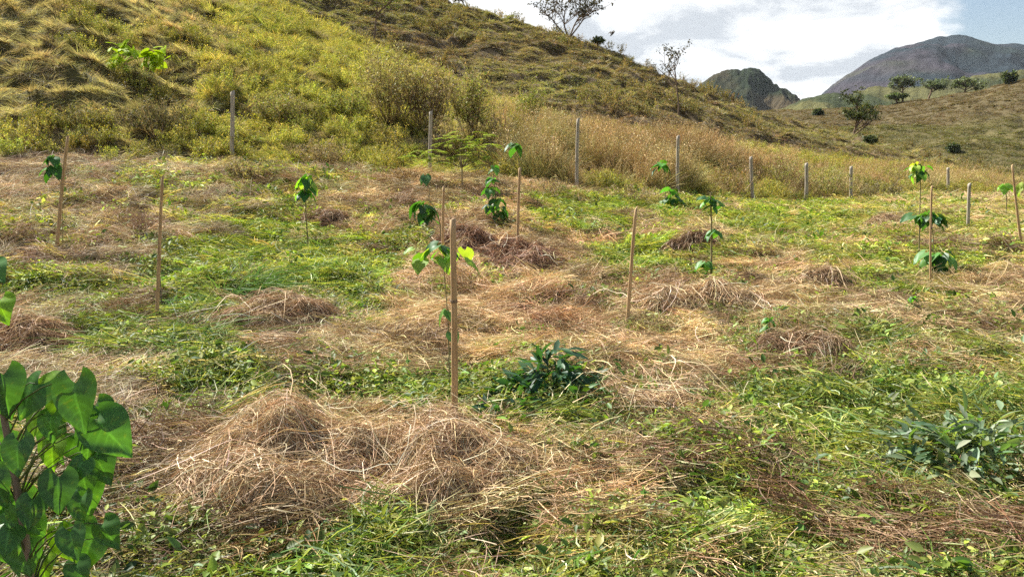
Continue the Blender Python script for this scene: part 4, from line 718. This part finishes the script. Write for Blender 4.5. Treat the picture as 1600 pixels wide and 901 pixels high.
# feathery compound leaved shrub
def feathery():
    b = at_y(722, 15.6, 300); b = (b[0], 15.6, float(ground(np.array([b[0]]), np.array([15.6]))[0])); t = thing('feathery_shrub', 'lime green feathery shrub on thin pale branches behind the front stake', 'shrub', b)
    def w(px, py, d=0.): dx, dy, dz = ray(px, py); YY = b[1] + d; return np.array([YY * dx / dy - b[0], d, CAM_H + YY * dz / dy - b[2]])
    tr = MB(); root = np.array([0, 0, -.05]); fork = w(722, 262)
    ribbons(tr, np.array([[root, w(722, 285), fork, w(716, 240), w(706, 222)]]), np.array([[.035, .03, .026, .02, .01]]), (.3, .25, .17), tube=6)
    ends = [(700, 225), (680, 235), (735, 222), (752, 232), (760, 212), (715, 205), (742, 200), (690, 210), (668, 243), (640, 245), (650, 235), (765, 245), (728, 240), (702, 245), (775, 225), (740, 250), (722, 215), (685, 255), (655, 250)]
    lf = MB(); E = []
    for ex, ey in ends:
        e = w(ex, ey, rng.normal(0, .25)); m = (fork + e) / 2 + [0, 0, .05]; ribbons(tr, np.array([[fork * .6 + m * .2 + root * .2 if False else fork, m, e]]), np.array([[.014, .01, .005]]), (.3, .25, .17), tube=4)
        for _ in range(4):
            st = m + (e - m) * rng.uniform(.3, 1.1); a = rng.uniform(0, 2 * math.pi); d = np.array([math.cos(a), math.sin(a), rng.uniform(-.1, .35)]); ln = rng.uniform(.18, .34); k = 16; q = st + d * ln * np.linspace(0, 1, k)[:, None] + np.array([0, 0, -.12]) * (np.linspace(0, 1, k) ** 2)[:, None] * ln * 3; side = unit(np.cross(d, [0, 0, 1]))
            for s in (-1, 1): place(lf, LEAF_D, q, np.tile(side * s + d * .3, (k, 1)), np.tile([0, 0, 1.], (k, 1)) + rng.normal(0, .2, (k, 3)), np.stack([np.full(k, .07), np.full(k, .085), np.full(k, .05)], 1), pal(k, [(.28, .36, .05), (.22, .31, .04), (.36, .42, .07)]))
    tr.obj('branches', M_BUSH, t, True); lf.obj('foliage', M_BUSH, t)
feathery()
def limeplant():
    b = hit(220, 118); t = thing('broad_leaf_plant', 'lime yellow broad leaved plant high on the left hillside', 'plant', b); sc = b[1] / F; lf = MB(); st = MB()
    spots = [(205, 88, 26), (196, 82, 22), (188, 80, 18), (238, 98, 28), (228, 94, 24), (247, 102, 18), (258, 92, 18), (178, 108, 26), (184, 116, 22), (150, 122, 16), (245, 104, 20), (214, 90, 22), (190, 106, 22)]
    for (x, y, s) in spots:
        dx, dy, dz = ray(x, y); YY = b[1] + .2; P = np.array([YY * dx / dy - b[0], .2 + rng.normal(0, .1), CAM_H + YY * dz / dy - b[2] + .1]); D = np.array([rng.normal(0, 1), -.7, rng.uniform(-.5, .2)])
        D3 = D + rng.normal(0, .6, (4, 3)); P3 = P + rng.normal(0, .10, (4, 3)); place(lf, HEARTS[0], P3, D3, np.tile([-.5, -.8, .8], (4, 1)) + rng.normal(0, .3, (4, 3)), np.full(4, s * sc * .75), np.array([.30, .42, .02]) * rng.uniform(.8, 1.15)); ribbons(st, np.array([[[0, .2, -.05], P * .5 + [0, .1, .05], P]]), np.array([.02]), (.2, .25, .06))
    lf.obj('foliage', M_BUSH, t, True); st.obj('stems', M_BUSH, t)
limeplant()

def tree(label, px, py, Y, hpx, wpx, kind, cols, name='tree', group=None, trunk_r=None, leaf=None, nleaf=4000, low=.35, atray=False):
    q = hit(px, py, Y, 400) if atray else None; Y = q[1] if atray else Y; dx, dy, dz = ray(px, py); x = Y * dx / dy; z = float(ground(np.array([x]), np.array([Y]))[0]); zp = CAM_H + Y * dz / dy
    sc = Y / F; H = hpx * sc + max(0, zp - z) * 0 ; Wd = wpx * sc; t = thing(name, label, 'tree', (x, Y, z - .1), group); tr = trunk_r or H * .022
    segs = [[] for _ in range(5)]; tips = []; rr = random.Random(int(px * 7 + py))
    def grow(p, d, ln, r, lv):
        k = 5; P = [p]; q = p; dd = d
        for i in range(k - 1):
            dd = (dd + Vector((rr.gauss(0, .13), rr.gauss(0, .13), rr.gauss(.02, .06)))).normalized(); q = q + dd * ln / (k - 1); P.append(q)
        segs[lv].append((P, r))
        if lv >= 3: tips.append(q); return
        nb = [6, 4, 3][lv] if kind != 'thin' else [5, 3, 3][lv]
        for i in range(nb):
            f = rr.uniform(.45 if lv == 0 else .35, 1.0); j = min(int(f * (k - 1)), k - 2); pt = P[j].lerp(P[j + 1], f * (k - 1) - j); a = rr.uniform(0, 6.28); sprd = {'full': .95, 'bare': .8, 'thin': .8}[kind]
            nd = (dd * .75 + Vector((math.cos(a), math.sin(a), rr.uniform(-.05, .45))) * sprd).normalized(); grow(pt, nd, ln * rr.uniform(.5, .72) * (1 if lv else .85), r * .5, lv + 1)
        tips.append(q)
    if kind == 'full': grow(Vector((0, 0, 0)), Vector((0, 0, 1)), H * .62, tr, 0)
    elif kind == 'bare': 
        for s in range(4): a = s * 1.6 + rr.uniform(0, 1); grow(Vector((0, 0, 0)), Vector((math.cos(a) * .45, math.sin(a) * .45, 1)).normalized(), H * .45, tr, 0)
    else: grow(Vector((0, 0, 0)), Vector((.03, 0, 1)), H * .72, tr, 0)
    allp = np.array([[tuple(q) for q in P] for s in segs for P, r in s]); rad = np.array([r for s in segs for P, r in s])
    tops = np.array([tuple(q) for q in tips]); fx = Wd / max(2 * np.percentile(np.abs(tops[:, 0]), 95), .01); fz = H / max(tops[:, 2].max(), .01); wz = np.array([min(fx, 2.2), min(fx, 2.2), fz]); allp = allp * wz; tops = tops * wz
    mb = MB(); ribbons(mb, allp, rad[:, None] * 2 * np.linspace(1, .55, 5)[None], (1, 1, 1) if False else (.16, .12, .085), tube=5); mb.obj('trunk', M_TRUNK, t, True)
    ls = leaf or .18; ml = MB()
    if kind == 'full':
        c = nleaf; i = rng.integers(0, len(tops), c); pos = tops[i] + rng.normal(0, .04, (c, 3)) * [Wd, Wd, H * .6]; pos = pos[pos[:, 2] > H * low]
    else:
        i = np.repeat(np.arange(len(tops)), max(1, nleaf // len(tops))); keep = rng.uniform(0, 1, len(tops)) > .25; i = i[keep[i]]; pos = tops[i] + rng.normal(0, .017, (len(i), 3)) * H; 
    c = len(pos); place(ml, LEAF_D, pos, rng.normal(size=(c, 3)), rng.normal(size=(c, 3)) + [0, 0, 1.5], ls * rng.uniform(.6, 1.4, c) * [1] , pal(c, cols, .22)); ml.obj('crown', M_BUSH, t); return t
M_TRUNK = plant_mat('tree_trunk', 0, False, gloss=0)
DG = [(.05, .065, .025), (.07, .085, .03), (.035, .05, .02), (.1, .11, .04)]; DB = [(.05, .045, .03), (.07, .06, .035), (.04, .04, .025)]; FG = [(.08, .105, .05), (.10, .13, .06), (.055, .08, .045)]
tree('sparse tree on the hill crest with dark leaf tufts on spreading branches', 888, 62, 80, 72, 92, 'bare', DB, leaf=.28, nleaf=1300, trunk_r=.09)
tree('tall thin tree with a small open crown standing below the crest', 1059, 215, 56, 118, 62, 'thin', DB + [(.1, .09, .05)], leaf=.17, nleaf=600, trunk_r=.07)
tree('single full leafy tree with dark crown in the valley at right', 1336, 212, 92, 92, 60, 'full', DG, leaf=.30, nleaf=2600, low=.5, trunk_r=.2)
tree('thin trunked tree with light foliage cut by the top edge', 584, 64, 56, 92, 84, 'full', [(.20, .23, .05), (.14, .17, .04)], leaf=.16, nleaf=1300, low=.5, trunk_r=.09, atray=True)
tree('small dark tree on the crest at the top edge', 727, 14, 86, 24, 30, 'full', DB, leaf=.3, nleaf=250, low=.2, trunk_r=.07)
tree('small round tree on the crest left of the sky gap', 933, 75, 79, 16, 16, 'full', FG, leaf=.3, nleaf=300, low=.1, trunk_r=.06)
FH = [(.13, .16, .10), (.15, .18, .11), (.10, .13, .085)]  # far ridge leaf colours, lightened to paint in the haze of distance
for i, (px, py, h, w_, lab, cc) in enumerate([(1411, 156, 46, 38, 'tall tree, leftmost of the distant row', FH), (1452, 152, 38, 48, 'broad tree in the middle of the distant row', FH), (1509, 142, 36, 36, 'pale slender tree on the far ridge', [(.13, .16, .08)]), (1402, 161, 16, 44, 'light green low tree on the ridge below the mountain', [(.14, .18, .07), (.11, .15, .06)])]):
    tree(lab, px, py, 205, h * .85, w_, 'full', cc, leaf=.55, nleaf=1600, low=.3, group='trees along the far ridge', trunk_r=.28)
for i, (px, py, h, lab) in enumerate([(1278, 178, 8, 'small dark shrub in the saddle of the hills'), (1577, 128, 16, 'round shrub on the right ridge'), (1490, 235, 12, 'green shrub in the valley below the right hill'), (1360, 222, 12, 'low shrub at the foot of the single leafy tree')]):
    b = hit(px, py + 3, 40); bush(lab, px, py, h, h * 1.5, FG + DG, SB, 24, 20, .004 * b[1], Y=b[1], name='shrub', cat='shrub', group='shrubs on the far slopes')
# bird in the sky
def bird():
    d = ray(957, 53); P = Vector(d) * 60 + Vector((0, 0, CAM_H)); mb = MB(); k = 9; u = np.linspace(-1, 1, k)
    body = np.stack([u * .28, u * 0, .02 * u], -1); a = np.arange(6) * math.pi / 3; rad = .07 * np.sqrt(np.maximum(1 - u ** 2, .01)); V = body[:, None] + np.stack([np.zeros((k, 6)), np.cos(a)[None] * rad[:, None], np.sin(a)[None] * rad[:, None]], -1)
    i = np.arange(k - 1)[:, None] * 6; j = np.arange(6)[None]; j2 = (j + 1) % 6; mb.add(V.reshape(-1, 3), np.stack([i + j, i + j2, i + 6 + j2, i + 6 + j], -1).reshape(-1, 4), C=(.12, .12, .12))
    o = mb.obj('bird', M_TRUNK, loc=P, smooth=True); o.rotation_euler = (0, -.7, .3); tag(o, 'small dark bird flying against the grey cloud', 'bird')
    for s in (-1, 1):
        w = MB(); w.add([(-.1, 0, .02), (.12, 0, .02), (.1, s * .3, .2), (-.08, s * .3, .2), (.0, s * .62, .1), (-.1, s * .6, .1)], [(0, 1, 2, 3), (3, 2, 4, 5)], C=(.1, .1, .1)); w.obj('wing', M_TRUNK, o)
bird()

# ------------------------------------------------------------------ the air between here and the mountains
def haze():
    mb = MB(); x0, x1, y0, y1, z0, z1 = -2600, 2600, -300, 3300, -90, 420
    V = [(x, y, z) for x in (x0, x1) for y in (y0, y1) for z in (z0, z1)]
    mb.add(V, [(0, 1, 3, 2), (4, 6, 7, 5), (0, 4, 5, 1), (2, 3, 7, 6), (0, 2, 6, 4), (1, 5, 7, 3)])
    m = bpy.data.materials.new('haze'); m.use_nodes = True; t = m.node_tree; t.nodes.clear(); o = N(t, 'ShaderNodeOutputMaterial'); v = N(t, 'ShaderNodeVolumePrincipled')
    v.inputs['Density'].default_value = HAZE; v.inputs['Color'].default_value = (.78, .88, 1, 1); v.inputs['Anisotropy'].default_value = .2; L(t, v.outputs[0], o.inputs['Volume'])
    ob = mb.obj('haze', m); ob['kind'] = 'stuff'; ob['label'] = 'thin blue haze in the distance'
HAZE = .00004
haze()
